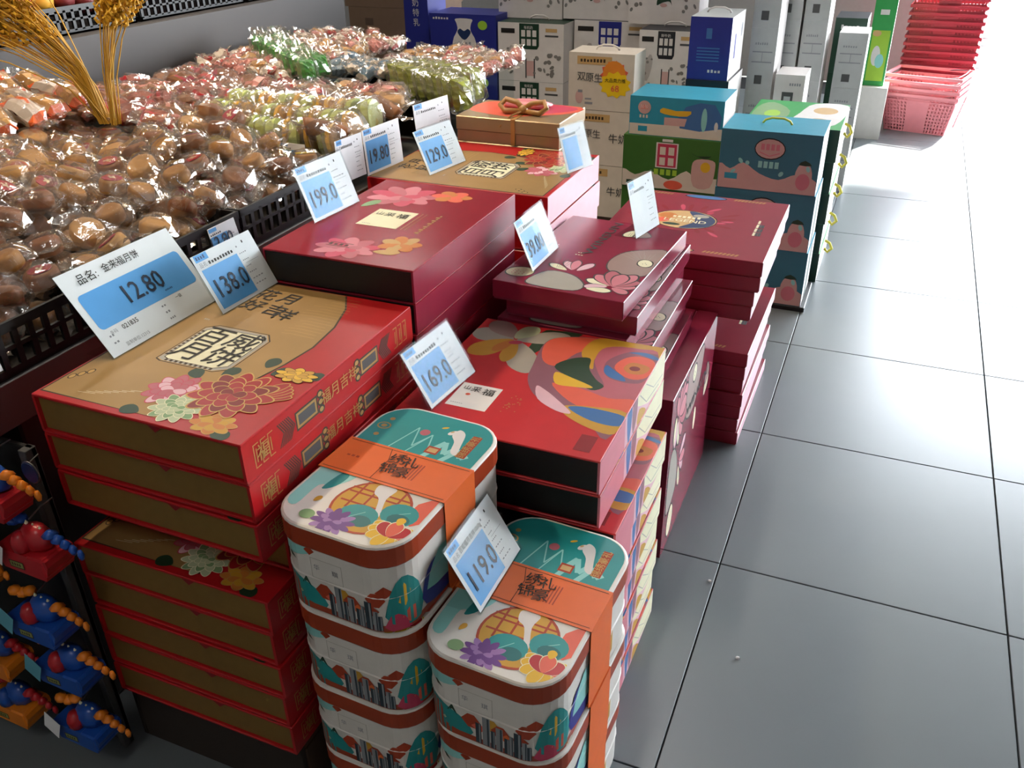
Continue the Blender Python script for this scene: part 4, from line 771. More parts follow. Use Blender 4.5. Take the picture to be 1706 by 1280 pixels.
# brown cartons
for i, (x0, x1, z, h) in enumerate(((-2.80, -2.25, 0, .3), (-2.82, -2.24, .301, .29), (-2.78, -2.26, .592, .19), (-2.8, -2.25, .783, .2))):
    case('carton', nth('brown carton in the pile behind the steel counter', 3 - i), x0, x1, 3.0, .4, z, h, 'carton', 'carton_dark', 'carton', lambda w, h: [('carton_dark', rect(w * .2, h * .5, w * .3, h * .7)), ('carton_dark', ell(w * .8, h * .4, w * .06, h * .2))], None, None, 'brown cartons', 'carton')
# grey white milk cases on the aisle side
def grey_print(w, h): return [('ink_grey', rect(w * .12, h * .62, w * .88, h * .64)), ('ink_grey', rect(w * .12, h * .46, w * .88, h * .48)), ('ink_grey', rect(w * .49, h * .48, w * .51, h * .62)), ('grey_dark', rect(w * .3, h * .12, w * .58, h * .26))] + scribble(w * .2, h * .74, w * .5, h * .04, 6, 'ink_grey')
def qr_free(w, h): return [('grey_dark', rect(w * .28, h * .40, w * .66, h * .68)), ('grey_light', rect(w * .36, h * .48, w * .58, h * .6))] + scribble(w * .5, h * .8, w * .4, h * .05, 5, 'ink_grey')
case('milk_case', 'small white carton with a dark square print behind the teal case', -.325, -.197, 2.56, .2, .40, .23, 'milk_white', 'milk_white', 'milk_white', qr_free)
case('milk_case', 'white carton on the floor under the one with the dark square', -.33, -.19, 2.55, .22, 0, .399, 'milk_white', 'milk_white', 'milk_white')
k = 0
for x0, x1, y0, zz in ((-.40, -.285, 2.9, (.0, .27, .54, .81)), (-.275, -.165, 2.92, (.0, .27, .54, .81)), (-.46, -.345, 2.62, (.0, .27, .54, .81))):
    for q, z in enumerate(zz):
        case('milk_case', nth('pale grey fine printed milk case ' + ('behind the snack cases', 'beside the black stack', 'behind the white carton')[k // 4], 3 - q), x0, x1, y0, .24, z, .2695, 'grey_light', 'milk_white', 'milk_white', grey_print, group='pale grey milk cases by the aisle'); k += 1
for i in range(3):
    case('milk_case', nth('black milk case in the dark stack near the doorway', 2 - i), -.16, -.01, 3.3, .26, i * .26, .2595, 'dark_green', 'milk_white', 'milk_black', lambda w, h: scribble(w * .2, h * .8, w * .6, h * .08, 5, 'milk_white'), None, None, 'black milk cases near the doorway')
for i in range(3):
    case('milk_case', nth('white topped grey milk case before the dark stack', 2 - i), -.115, .015, 3.02, .22, i * .25, .2495, 'grey_light', 'milk_white', 'milk_white', grey_print, None, None, 'grey milk cases by the dark stack')
# green snack cases with yellow ribbon loops
for i in range(5):
    t = case('snack_case', nth('green and white snack case with a yellow ribbon loop', 4 - i), -.33 + .004 * (i % 2), .02 - .004 * (i % 2), 1.78, .44, i * .118, .1175, 'dark_green', 'milk_white', 'green_bright', None, None, None, 'green snack cases behind the teal stack', 'snack case')
    MB().tube([(.175, .02, .09), (.195, .02, .08), (.205, .03, .055), (.19, .04, .035), (.176, .035, .05)], .006, 'ribbon_yellow', 6).build('ribbon_loop', t, smooth=True)
    if i == 4: art(t.children[0], 'printed_top', fr_top(.35, .44, .1175), [('milk_white', sm([(16, 2), (30, 4), (34.5, 20), (34.5, 42), (22, 42), (18, 24)], 3)), ('tan', ell(26, 12, 4, 4.6)), ('tan', ell(27, 30, 4.6, 6)), ('leaf_light', sm([(2, 4), (12, 8), (14, 26), (6, 40), (1, 30)], 3)), ('lime', ell(8, 20, 3, 6))])
# green poster case and white base near the door
case('display_case', 'tall green and white printed case standing on a white block', -.02, .10, 4.2, .1, .301, .56, 'green_bright', 'milk_white', 'green_bright', lambda w, h: [('lime', rect(w * .1, h * .05, w * .9, h * .55)), ('milk_white', ell(w * .4, h * .3, w * .2, h * .1)), ('teal_pale', ell(w * .6, h * .25, w * .2, h * .07)), ('milk_white', rect(w * .3, h * .7, w * .7, h * .75)), ('milk_white', rect(w * .15, h * .9, w * .85, h * .94)), ('tan', ell(w * .3, h * .52, w * .2, h * .03))], cat='display case')
case('display_block', 'plain white block on the floor under the tall green case', -.04, .13, 4.15, .2, 0, .30, 'milk_white', 'milk_white', 'milk_white', cat='block')

# ------------------------------------------------------------------ shopping baskets
def basket_meshes(L, Wd, H, m, rim, tp=.80):
    mb = MB(); t = .004      # lattice walls
    def ringp(z): q = tp + (1 - tp) * z / H; return L / 2 * q, Wd / 2 * q
    nz = 9; zs = [H * .02 + (H * .80) * i / nz for i in range(nz + 1)]
    for z in zs:
        a, b2 = ringp(z)
        for x0, x1, y0, y1 in ((-a, a, -b2, -b2 + t), (-a, a, b2 - t, b2), (-a, -a + t, -b2, b2), (a - t, a, -b2, b2)): mb.box(x0, x1, y0, y1, z - .0035, z + .0035, m)
    a0, b0 = ringp(0); a1, b1 = ringp(H * .82)
    def slat(p, q, ux, uy, wd=.0045):
        vs = []
        for (x, y), z in ((p, 0), (q, H * .82)):
            for s1 in (-1, 1):
                vs.append((x + ux * wd * s1, y + uy * wd * s1, z))
        nx, ny = uy, ux
        vs2 = [(x - math.copysign(t, x) * abs(nx), y - math.copysign(t, y) * abs(ny), z) for x, y, z in vs]
        mb.add(vs + vs2, [(0, 1, 3, 2), (4, 6, 7, 5), (0, 2, 6, 4), (1, 5, 7, 3)], m)
    n = 20
    for i in range(n + 1):
        f = -1 + 2 * i / n
        for s in (-1, 1): slat((f * a0, s * b0), (f * a1, s * b1), 1, 0)
    n = 14
    for i in range(n + 1):
        f = -1 + 2 * i / n
        for s in (-1, 1): slat((s * a0, f * b0), (s * a1, f * b1), 0, 1)
    mb.box(-a0, a0, -b0, b0, 0, .004, m)
    for s in (-1, 1): slat((0, s * (b0 + .001)), (0, s * (b1 + .001)), 1, 0, .06)
    body = mb.mesh('basket_body')
    mb = MB(); a, b2 = ringp(H)
    for zc, e in ((H - .010, .009), ):
        for x0, x1, y0, y1 in ((-a - e, a + e, -b2 - e, -b2 + .003), (-a - e, a + e, b2 - .003, b2 + e), (-a - e, -a + .003, -b2, b2), (a - .003, a + e, -b2, b2)): mb.box(x0, x1, y0, y1, zc - .009, zc + .009, rim, .002)
    rimm = mb.mesh('rim')
    return body, rimm, a, b2
bm1, rm1, ba, bb = basket_meshes(.43, .33, .23, 'basket_red_flare', 'basket_red_flare')  # flare over the red plastic is put into this paler colour
bm2, rm2, _, _ = basket_meshes(.43, .33, .23, 'basket_red', 'basket_red')
def handle_mesh(a, b2, H, out):
    mb = MB()
    if out: mb.tube([(a - .08, -b2, H - .01), (a + .04, -b2 + .02, H + .002), (a + .075, 0, H + .004), (a + .04, b2 - .02, H + .002), (a - .08, b2, H - .01)], .003, 'wire', 5)
    else: mb.tube([(a - .14, -b2, H - .012), (a - .02, -b2 + .015, H + .004), (a - .01, 0, H + .006), (a - .02, b2 - .015, H + .004), (a - .14, b2, H - .012)], .003, 'wire', 5)
    return mb.mesh('carry_handle', True)
hm1, hm2 = handle_mesh(ba, bb, .23, False), handle_mesh(ba, bb, .23, True)
def basket(loc, rz, bm, rm, hm, label, group):
    t = thing('shopping_basket', label, 'basket', loc, rz, group); put('basket_body', bm, t); put('rim', rm, t); put('carry_handle', hm, t)
for i in range(4): basket((.348, 4.535, .001 + i * .037), R(-13), bm1, rm1, hm1, nth('flare-paled red shopping basket in the short nested stack', 3 - i), 'short stack of nested baskets')
for i in range(13): basket((.40, 5.03, .001 + i * .045), R(-4), bm2, rm2, hm2, nth('red shopping basket in the tall nested stack', 12 - i), 'tall stack of nested baskets')

# ------------------------------------------------------------------ loose pastry counter
t = thing('steel_counter', 'long steel counter with a raised back holding the loose pastries', 'counter', (-1.46, .26, 0))
MB().box(-.47, .47, -1.46, .94, .695, .735, 'steel', .004).build('counter_top', t)
MB().box(-.47, .44, -1.10, .92, 0, .695, 'grey_dark', .004).build('cabinet', t)
MB().box(.46, .476, -1.46, .94, .66, .735, 'steel', .002).build('edge_strip', t)
# black lattice crates on the counter
def crate(L, W, H, m='crate_black'):
    mb = MB(); t = .006
    mb.box(-L / 2, L / 2, -W / 2, W / 2, 0, .006, m)
    for z0, z1 in ((0, .014), (H - .016, H), (H * .48, H * .56)):
        for x0, x1, y0, y1 in ((-L / 2, L / 2, -W / 2, -W / 2 + t), (-L / 2, L / 2, W / 2 - t, W / 2), (-L / 2, -L / 2 + t, -W / 2, W / 2), (L / 2 - t, L / 2, -W / 2, W / 2)): mb.box(x0, x1, y0, y1, z0, z1, m)
    n = int(L / .028)
    for i in range(n + 1):
        x = -L / 2 + .008 + (L - .016) * i / n
        for y in (-W / 2, W / 2 - t): mb.box(x - .005, x + .005, y, y + t, .01, H - .01, m)
    n = int(W / .028)
    for i in range(n + 1):
        y = -W / 2 + .008 + (W - .016) * i / n
        for x in (-L / 2, L / 2 - t): mb.box(x, x + t, y - .005, y + .005, .01, H - .01, m)
    return mb.mesh('crate_shell')
cr = crate(.30, .386, .085)
k = 0
CRX = (-1.14, -1.445, -1.75)
for x in CRX:
    for y in (-.86, -.47, -.08):
        o = put('pastry_crate', cr, None, (x, y, .7355)); k += 1
        tag(o, 'black lattice mooncake crate ' + ('at the counter edge', 'in the middle of the counter', 'against the steel back')[CRX.index(x)] + (', farthest from the acrylic bins', ', between two others', ', next to the acrylic bins')[k % 3 - 1 if k % 3 else 2], 'crate', 'black crates on the steel counter')
# clear acrylic bins
def bin_mesh(L, W, H):
    mb = MB(); t = .004
    mb.box(-L / 2, L / 2, -W / 2, W / 2, 0, t, 'acrylic_sheet')
    for x0, x1, y0, y1 in ((-L / 2, L / 2, -W / 2, -W / 2 + t), (-L / 2, L / 2, W / 2 - t, W / 2), (-L / 2, -L / 2 + t, -W / 2, W / 2), (L / 2 - t, L / 2, -W / 2, W / 2)): mb.box(x0, x1, y0, y1, t, H, 'acrylic_sheet')
    return mb.mesh('bin_shell')
bn = bin_mesh(.44, .262, .118)
for x in (-1.222, -1.668):
    for j, y in enumerate((.254, .52, .786, 1.052)):
        tag(put('acrylic_bin', bn, None, (x, y, .7355)), ['clear acrylic bin of wrapped cakes next to the black crates', 'clear acrylic bin holding wrapped cakes behind the 129.0 sign', 'clear acrylic bin holding wrapped cakes, middle of its row', 'clear acrylic bin holding wrapped cakes, fourth from the black crates', 'clear acrylic bin holding wrapped cakes, farthest from the black crates'][j], 'bin', 'acrylic bins on the steel counter')

# --- wrapped pastries
def wrapper(a, bq, c, seed, ends=True):
    rr = random.Random(seed); n, mrow = 9, 5; vs = []; fs = []; mb = MB()
    xs = [-1.5, -1.25, -1.0, -.6, 0, .6, 1.0, 1.25, 1.5] if ends else [-1.12, -1.08, -.95, -.55, 0, .55, .95, 1.08, 1.12]
    for side in (1, -1):
        k = len(vs)
        for i, x in enumerate(xs):
            e = max(0, 1 - abs(x) ** 2.2) ** .5 if abs(x) < 1 else 0
            for j in range(mrow + 1):
                y = -1.15 + 2.3 * j / mrow; q = max(0, 1 - (abs(y) / 1.15) ** 2.5) ** .5
                fl = 1 if abs(x) < 1 else .55 + .5 * (abs(x) - 1)
                z = side * (e * q * 1.06 + (0 if e else .02)) + rr.uniform(-.2, .2) + (.4 * (abs(x) - 1) if abs(x) > 1 else 0)
                vs.append((x * a * (1 + rr.uniform(-.05, .05)), y * bq * fl * (1 + rr.uniform(-.08, .08)), z * c))
        for i in range(n - 1):
            for j in range(mrow):
                f = (k + i * (mrow + 1) + j, k + (i + 1) * (mrow + 1) + j, k + (i + 1) * (mrow + 1) + j + 1, k + i * (mrow + 1) + j + 1); fs.append(f if side > 0 else f[::-1])
    mb.add(vs, fs, 'cellophane'); return mb.mesh('wrapper')
def puck(r, h, m, sx=1, sy=1): return MB().lathe([(r * .80, -h / 2), (r * .97, -h * .36), (r, 0), (r * .97, h * .34), (r * .82, h * .5), (r * .6, h * .47), (r * .3, h * .5)], m, 12, (0, 0, 0), sx, sy).mesh('pastry', True)
def disc(r, z, m, ph=0): return MB().lathe([(r, z), (r * .98, z + .0012)], m, 10).mesh('paper_label')
def stick(label, sub):
    return label
KIND = []
for s in range(5):
    pm = puck(.027 + .003 * (s % 3), .030, ['pastry', 'pastry_dark', 'pastry_pale', 'pastry', 'pastry_dark'][s], 1, .92)
    KIND.append((pm, [wrapper(.040, .039, .025, 10 + s * 3 + q, s != 3) for q in range(3)]))
LBL = [disc(.019, .0156, 'label_red'), disc(.020, .0156, 'label_crimson'), MB().box(-.022, .022, -.011, .011, .0155, .0168, 'label_yellow').mesh('paper_label')]
LGR = MB(); LGR.box(-.006, .006, -.002, .002, .0169, .0173, 'cream'); LGR.box(-.002, .002, -.009, .009, .0169, .0173, 'cream'); LGR.box(-.010, -.006, -.006, -.002, .0169, .0173, 'cream'); lg = LGR.mesh('label_print')
def pastry(loc, rot, kind, lab=None, label='', group='', name='wrapped_pastry', scale=1):
    t = thing(name, label, 'pastry', loc, 0, group); t.rotation_euler = rot; t.scale = (scale,) * 3; pm, wr = kind
    put('pastry', pm, t); put('wrapper', random.choice(wr), t)
    if lab is not None:
        l = put('paper_label', lab, t)
        if lab is not LBL[2]: put('label_print', lg, l)
    return t
G1 = 'loose bagged mooncakes heaped in the black crates'
lb1 = 'loose mooncake in clear crinkled bag heaped in the black crates'
cnt = 0
def heap_z(x, y): return .795 + .085 * min(1, max(0, (-1.0 - x) / .25)) + .02 * math.sin(x * 9 + y * 7)
for lay in range(2):
    sp = .062 if lay == 0 else .082
    nx = int(.84 / sp); ny = int(1.16 / sp)
    for i in range(nx):
        for j in range(ny):
            x = -1.03 - sp * (i + .5) + random.uniform(-.014, .014); y = -1.05 + sp * (j + .5) + random.uniform(-.014, .014)
            if x < -1.62 and y < -.6 and lay: continue
            if cnt >= 298: continue
            z = heap_z(x, y) - .02 + lay * .034 + random.uniform(-.006, .008)
            if (i + j) % 2 and lay == 0: z -= .012
            r3 = random.random()
            lab = None if r3 < .55 else LBL[0 if r3 < .74 else 1] if r3 < .95 else LBL[2]
            kd = random.randrange(5); tone = ('golden', 'dark brown', 'pale tan', 'golden', 'dark brown')[kd]
            pl = tone + ' bagged mooncake ' + ('without a label' if lab is None else 'with a red paper label' if lab is LBL[0] else 'with a crimson paper label' if lab is LBL[1] else 'with a yellow sticker') + ' in the black crates'
            pastry((x, y, z), (random.uniform(-.6, .6), random.uniform(-.2, .7), random.uniform(0, 6.28)), KIND[kd], lab, pl, pl + ' heap'); cnt += 1

def soft(w, d, h, m, seed, m2=None):      # soft pillow pack with printed stripes
    rr = random.Random(seed); mb = MB(); nx, ny = 8, 6; vs = []
    for side in (1, -1):
        for i in range(nx + 1):
            for j in range(ny + 1):
                x = -1 + 2 * i / nx; y = -1 + 2 * j / ny; q = (max(0, 1 - abs(x) ** 3) * max(0, 1 - abs(y) ** 3)) ** .5
                vs.append((x * w / 2, y * d / 2, side * h / 2 * q + rr.uniform(-.004, .004)))
    K = (nx + 1) * (ny + 1)
    for side in (0, 1):
        for i in range(nx):
            for j in range(ny):
                f = [side * K + a for a in (i * (ny + 1) + j, (i + 1) * (ny + 1) + j, (i + 1) * (ny + 1) + j + 1, i * (ny + 1) + j + 1)]
                mb.add([vs[a] for a in f], [(0, 1, 2, 3) if side == 0 else (3, 2, 1, 0)], (m2 if m2 and (i in (0, nx - 1) or j == ny // 2 and i < 4) else m))
    return mb.mesh('pastry')
def packs(name, label, group, pm, wr, spots, rotf, scale=1, cat='pastry', lab=None):
    for p in spots:
        t = thing(name, label, cat, p, 0, group); t.rotation_euler = rotf(p); t.scale = (scale,) * 3
        put('pastry', pm if not isinstance(pm, list) else random.choice(pm), t); put('wrapper', random.choice(wr), t)
rv = random.uniform
# slices with lime and yellow wrappers standing in rows
sl = MB(); sl.lathe([(.030, -.011), (.038, -.008), (.038, .008), (.030, .011)], 'pastry', 14, (0, 0, 0), 1, .85); sl.lathe([(.042, -.012), (.044, -.012), (.044, .012), (.042, .012)], 'lime_edge', 14, (0, 0, 0), 1, .85); sl.lathe([(.042, .0125), (.043, .0130)], 'lime_edge', 14, (0, 0, 0), 1, .85); slm = sl.mesh('pastry', False)
sl2 = MB(); sl2.lathe([(.030, -.011), (.038, -.008), (.038, .008), (.030, .011)], 'pastry_pale', 14, (0, 0, 0), 1, .85); sl2.lathe([(.042, -.005), (.0445, -.005), (.0445, .005), (.042, .005)], 'yellow', 14, (0, 0, 0), 1, .85); slm2 = sl2.mesh('pastry', False)
wrs = [wrapper(.044, .048, .020, 50 + i, False) for i in range(3)]
sp = [(-1.45 + .034 * i + rv(-.004, .004), .175 + .078 * j + rv(-.008, .008), .845 + .012 * j) for j in range(3) for i in range(13)]
packs('wrapped_cake', 'round cake in lime and yellow edged wrapper standing in a row', 'yellow edged cakes beside the black crates', [slm, slm2], wrs, sp, lambda p: (rv(-.15, .15), R(78) + rv(-.12, .12), rv(-.2, .2)))
sp = [(-1.10 + rv(-.05, .05), .17 + .05 * i, .862 + rv(0, .015)) for i in range(8)]
roll = MB().tube([(-.05, 0, 0), (-.045, 0, .002), (0, 0, .004), (.045, 0, .002), (.05, 0, 0)], .021, 'pastry_dark', 10).mesh('pastry', True)
packs('wrapped_roll', 'browned pastry roll in clear film at the bin front', 'pastry rolls beside the yellow edged cakes', [roll, puck(.034, .03, 'pastry_pale')], [wrapper(.055, .034, .026, 80 + i) for i in range(3)], sp, lambda p: (rv(-.3, .3), rv(-.1, .4), rv(-.6, .9)))
# reddish brown packs
rb = [soft(.085, .06, .042, 'pastry_red', 3, 'label_red'), soft(.09, .062, .04, 'pastry_dark', 5, 'pack_pink'), soft(.08, .06, .045, 'pastry_dark', 8, 'label_crimson')]
wrb = [wrapper(.046, .036, .028, 90 + i) for i in range(4)]
sp = [(-1.83 + .072 * i + rv(-.012, .012), .10 + .068 * j + rv(-.012, .012), .865 + .024 * (4 - i) / 4 + rv(-.004, .012)) for i in range(6) for j in range(8) if not (i >= 5 and j < 5)]
packs('wrapped_cake', 'reddish brown filled cake in glossy film by the steel back', 'reddish cakes by the steel back', rb, wrb, sp, lambda p: (rv(-.5, .5), rv(-.2, .6), rv(0, 6.28)))
sp = [(-1.42 + .06 * i + rv(-.012, .012), .42 + .062 * j + rv(-.012, .012), .862 + rv(-.004, .02)) for i in range(6) for j in range(4)]
packs('wrapped_cake', 'pink printed cake pack heaped behind the yellow edged cakes', 'pink packs behind the yellow edged cakes', [soft(.075, .05, .035, 'pack_pink', 11, 'label_crimson'), soft(.07, .05, .035, 'pastry_pale', 12, 'pack_white')], wrb, sp, lambda p: (rv(-.5, .5), rv(-.2, .6), rv(0, 6.28)), .9)
# white and pink little packs at the far end, green packs, blue packs, olive packs
wp = [soft(.06, .045, .03, 'pack_white', 21, 'label_red'), soft(.06, .045, .03, 'pack_pink', 22), soft(.06, .045, .03, 'pastry_pale', 23, 'pack_white')]
ws = [wrapper(.034, .026, .02, 100 + i) for i in range(3)]
sp = [(-1.88 + .05 * i + rv(-.01, .01), .70 + .055 * j + rv(-.01, .01), .875 + .014 * (5 - i) / 5 + rv(-.004, .012)) for i in range(7) for j in range(14)]
packs('wrapped_sweet', 'small pale wrapped pastry heaped against the steel back', 'small pale packs along the steel back', wp, ws, sp, lambda p: (rv(-.6, .6), rv(-.3, .7), rv(0, 6.28)))
gp = soft(.075, .055, .045, 'pack_green', 31, 'pack_green')
sp = [(-1.80 + .036 * i, .90 - .022 * i + rv(-.006, .006), .925 - .003 * i) for i in range(10)] + [(-1.76 + .036 * i, .945 - .022 * i + rv(-.006, .006), .925 - .003 * i) for i in range(9)]
packs('wrapped_cake', 'bright green wrapped cake standing in a slanting row', 'green packs in a slanting row', gp, wrb, sp, lambda p: (rv(-.1, .1), R(75), R(-30) + rv(-.1, .1)), .8)
bp = soft(.06, .045, .03, 'pack_blue', 41, 'pack_white')
sp = [(-1.52 + .05 * i + rv(-.01, .01), .86 + .05 * j + rv(-.01, .01), .868 + rv(-.002, .014)) for i in range(6) for j in range(4)]
packs('wrapped_sweet', 'silvery blue wrapped sweet heaped between green and olive packs', 'silvery blue packs', bp, ws, sp, lambda p: (rv(-.6, .6), rv(-.3, .7), rv(0, 6.28)))
kp = soft(.09, .075, .045, 'kiwi', 51, 'kiwi')
sp = [(-1.235 + .036 * i, .835 - .013 * i + rv(-.004, .004), .866 - .002 * i) for i in range(8)] + [(-1.20 + .036 * i, .90 - .013 * i + rv(-.004, .004), .864) for i in range(7)]
packs('wrapped_cake', 'olive green wrapped cake standing in a row at the bin end', 'olive packs at the bin end', kp, [wrapper(.05, .046, .028, 120 + i, False) for i in range(3)], sp, lambda p: (rv(-.06, .06), R(80), R(-20) + rv(-.08, .08)))
sp = [(-1.40 + .05 * i + rv(-.01, .01), 1.0 + .055 * j + rv(-.01, .01), .855 + rv(-.002, .014)) for i in range(8) for j in range(7)]
packs('wrapped_sweet', 'small pale wrapped pastry in the far acrylic bins', 'small pale packs in the far bins', wp, ws, sp, lambda p: (rv(-.6, .6), rv(-.3, .7), rv(0, 6.28)))
# bags with orange print
ob = [soft(.085, .07, .05, 'pack_white', 61, 'pack_orange'), soft(.08, .07, .05, 'pastry_pale', 62, 'pack_orange')]
sp = [(-1.86 + .07 * i + rv(-.01, .01), -.34 + .075 * j + rv(-.01, .01), .918 + rv(-.004, .02) + .012 * (2 - i)) for i in range(3) for j in range(6)]
packs('wrapped_cake', 'pale cake bag with orange print at the steel back', 'orange printed bags behind the mooncakes', ob, wrb, sp, lambda p: (rv(-.4, .4), R(25) + rv(-.3, .3), rv(-.4, .4)))

# price labels clipped on crates and bins
def clip_label(x, y, z, w, h, price, label, lean=12, rz=R(90), blue='sky_blue'):
    t = thing('shelf_label', label, 'price label', (x, y, z), rz); th = R(lean); uz = Vector((0, math.sin(th), math.cos(th))); ny = Vector((0, -math.cos(th), math.sin(th)))
    mb = MB(); vs = [Vector((xx, 0, 0)) + uz * zz + ny * o2 for o2 in (0, .0012) for zz in (0, h) for xx in (-w / 2, w / 2)]
    mb.add(vs, [(0, 1, 3, 2), (4, 6, 7, 5), (0, 4, 5, 1), (2, 3, 7, 6), (0, 2, 6, 4), (1, 5, 7, 3)], 'paper'); p = mb.build('paper', t)
    F = (Vector((-w / 2, 0, 0)) + ny * .0012, Vector((1, 0, 0)), uz, ny); W, H = w * 100, h * 100
    art(p, 'printed_panel', F, [(blue, rect(.15, .2, W * .62, H * .68)), (blue, rect(.15, H * .84, W * .3, H * .97))] + scribble(.3, H * .72, W * .4, .35, 6, 'ink') + scribble(W * .68, H * .5, W * .2, .2, 3, 'ink_grey') + scribble(W * .68, H * .3, W * .2, .2, 3, 'ink_grey'))
    if price: text(p, price, F, W * .33, H * .42, H * .42, 'ink_blue', sx=.9)
clip_label(-.974, -.905, .762, .078, .052, '12.80', 'small label priced 12.80 on the crate beside the large sign')
clip_label(-.974, -.34, .762, .078, .055, '12.80', 'small label priced 12.80 on the crate behind the 199.0 sign')
clip_label(-.974, -.62, .766, .09, .06, '', 'white label half hidden behind the large 12.80 sign')
clip_label(-1.13, .113, .80, .07, .048, '', 'dim label on the clear bin wall facing the mooncakes', 2, 0)
sign((-.955, .245, .768), R(84), 4, '19.80', 'sign priced 19.80 against the clear bin of cakes', foot=False)
sign((-.968, .115, .775), R(84), 3, '', 'white paper taped on the clear bin beside the 19.80 sign', (.10, .10), foot=False, blank=True)
sign((-.93, .47, .775), R(80), 6, '', 'white sheet on the clear bin behind the 129.0 sign', (.15, .115), foot=False, blank=True)

# ------------------------------------------------------------------ wheat sheaf
t = thing('wheat_sheaf', 'sheaf of golden dried wheat standing among the pastry bags', 'wheat sheaf', (-1.64, .05, .87))
rr = random.Random(3)
st = MB(); n = 66
ears = []
for i in range(n):
    if i < 50: a = rr.uniform(2.2, 4.0); out = rr.uniform(.10, .34); hh = rr.uniform(.22, .40)
    else: a = rr.uniform(-.9, .9); out = rr.uniform(.03, .13); hh = rr.uniform(.26, .36)
    dx, dy = math.cos(a) * out * .75, math.sin(a) * out * .25 - (out * .55 if i < 50 else -.02)
    p = [(rr.uniform(-.012, .012) + (0 if i < 50 else .03), rr.uniform(-.012, .012), 0)]
    for q in (.4, .75, 1): p.append((p[0][0] + dx * q ** 1.8, p[0][1] + dy * q ** 1.8, hh * q * (1 - .12 * q)))
    st.tube(p, .0016, 'wheat_stem', 4); ears.append((p[-2], p[-1]))
stalks = st.build('stalk', t); stalks['kind'] = 'stuff'
em = MB()
for k in range(9):
    for s in range(3):
        a = s * 2.09 + k * .6; c = (math.cos(a) * .0055, math.sin(a) * .0055, k * .0085)
        em.tube([c, (c[0] * 2.0, c[1] * 2.0, c[2] + .007), (c[0] * 1.4, c[1] * 1.4, c[2] + .014)], .0034, 'wheat', 4, .0008)
    a = k * 2.4; em.tube([(0, 0, k * .0085), (math.cos(a) * .022, math.sin(a) * .022, k * .0085 + .05)], .0005, 'wheat', 3)
em = em.mesh('wheat_ear')
for p, q in ears:
    d = (Vector(q) - Vector(p)).normalized(); o = put('wheat_ear', em, t, q); o.scale = (1.7, 1.7, 1.25); o.rotation_euler = d.to_track_quat('Z', 'Y').to_euler()

# ------------------------------------------------------------------ dark crates of fruit behind the steel back
fc = crate(.56, .5, .075)
t = thing('rear_counter', 'dark rear counter behind the steel back panel', 'counter', (-2.60, .24, 0)); MB().box(-.62, .62, -1.4, 1.40, 0, 1.0, 'grey_dark', .004).build('cabinet', t); MB().box(-.63, .64, -1.41, 1.41, 1.0, 1.025, 'steel_dark', .003).build('counter_top', t); MB().box(.621, .66, -1.42, 1.42, .74, 1.03, 'steel_dark', .004).build('steel_panel', t)
apple = MB().lathe([(.004, -.026), (.018, -.03), (.032, -.012), (.034, .006), (.026, .026), (.012, .03), (.003, .024)], 'fruit_red', 10).mesh('fruit', True)
ap2 = MB().lathe([(.004, -.026), (.018, -.03), (.032, -.012), (.034, .006), (.026, .026), (.012, .03), (.003, .024)], 'apple_pink', 10).mesh('fruit', True)
ap3 = MB().lathe([(.004, -.026), (.018, -.03), (.032, -.012), (.034, .006), (.026, .026), (.012, .03), (.003, .024)], 'apple_yellow', 10).mesh('fruit', True)
stem = MB().tube([(0, 0, .022), (.003, .002, .036)], .0015, 'wood', 4).mesh('stem')
for ci, (cx, cy) in enumerate(((-2.28, -.18), (-2.28, .34), (-2.28, .86), (-2.28, 1.38))):
    tag(put('fruit_crate', fc, None, (cx, cy, 1.0255)), 'black lattice crate of fruit on the rear counter', 'crate', 'black fruit crates on the rear counter')
    for i in range(7):
        for j in range(6):
            x = cx - .23 + .076 * i + rv(-.006, .006); y = cy - .19 + .076 * j + rv(-.006, .006)
            bright = ci < 2 and x < -2.2
            me = (random.choice([ap2, ap3, ap2]) if ci < 1 or (ci == 1 and y < .35) else apple)
            q = thing('apple', 'pink or yellow fruit in the bright crate behind the wheat' if me is not apple else 'dark red fruit heaped in the black crates on the rear counter', 'fruit', (x, y, 1.095 + rv(0, .035)), 0, 'bright fruit behind the wheat' if me is not apple else 'dark red fruit on the rear counter')
            q.rotation_euler = (rv(-.4, .4), rv(-.4, .4), rv(0, 6)); q.scale = (1.15,) * 3; put('fruit_flesh', me, q); put('stem', stem, q)

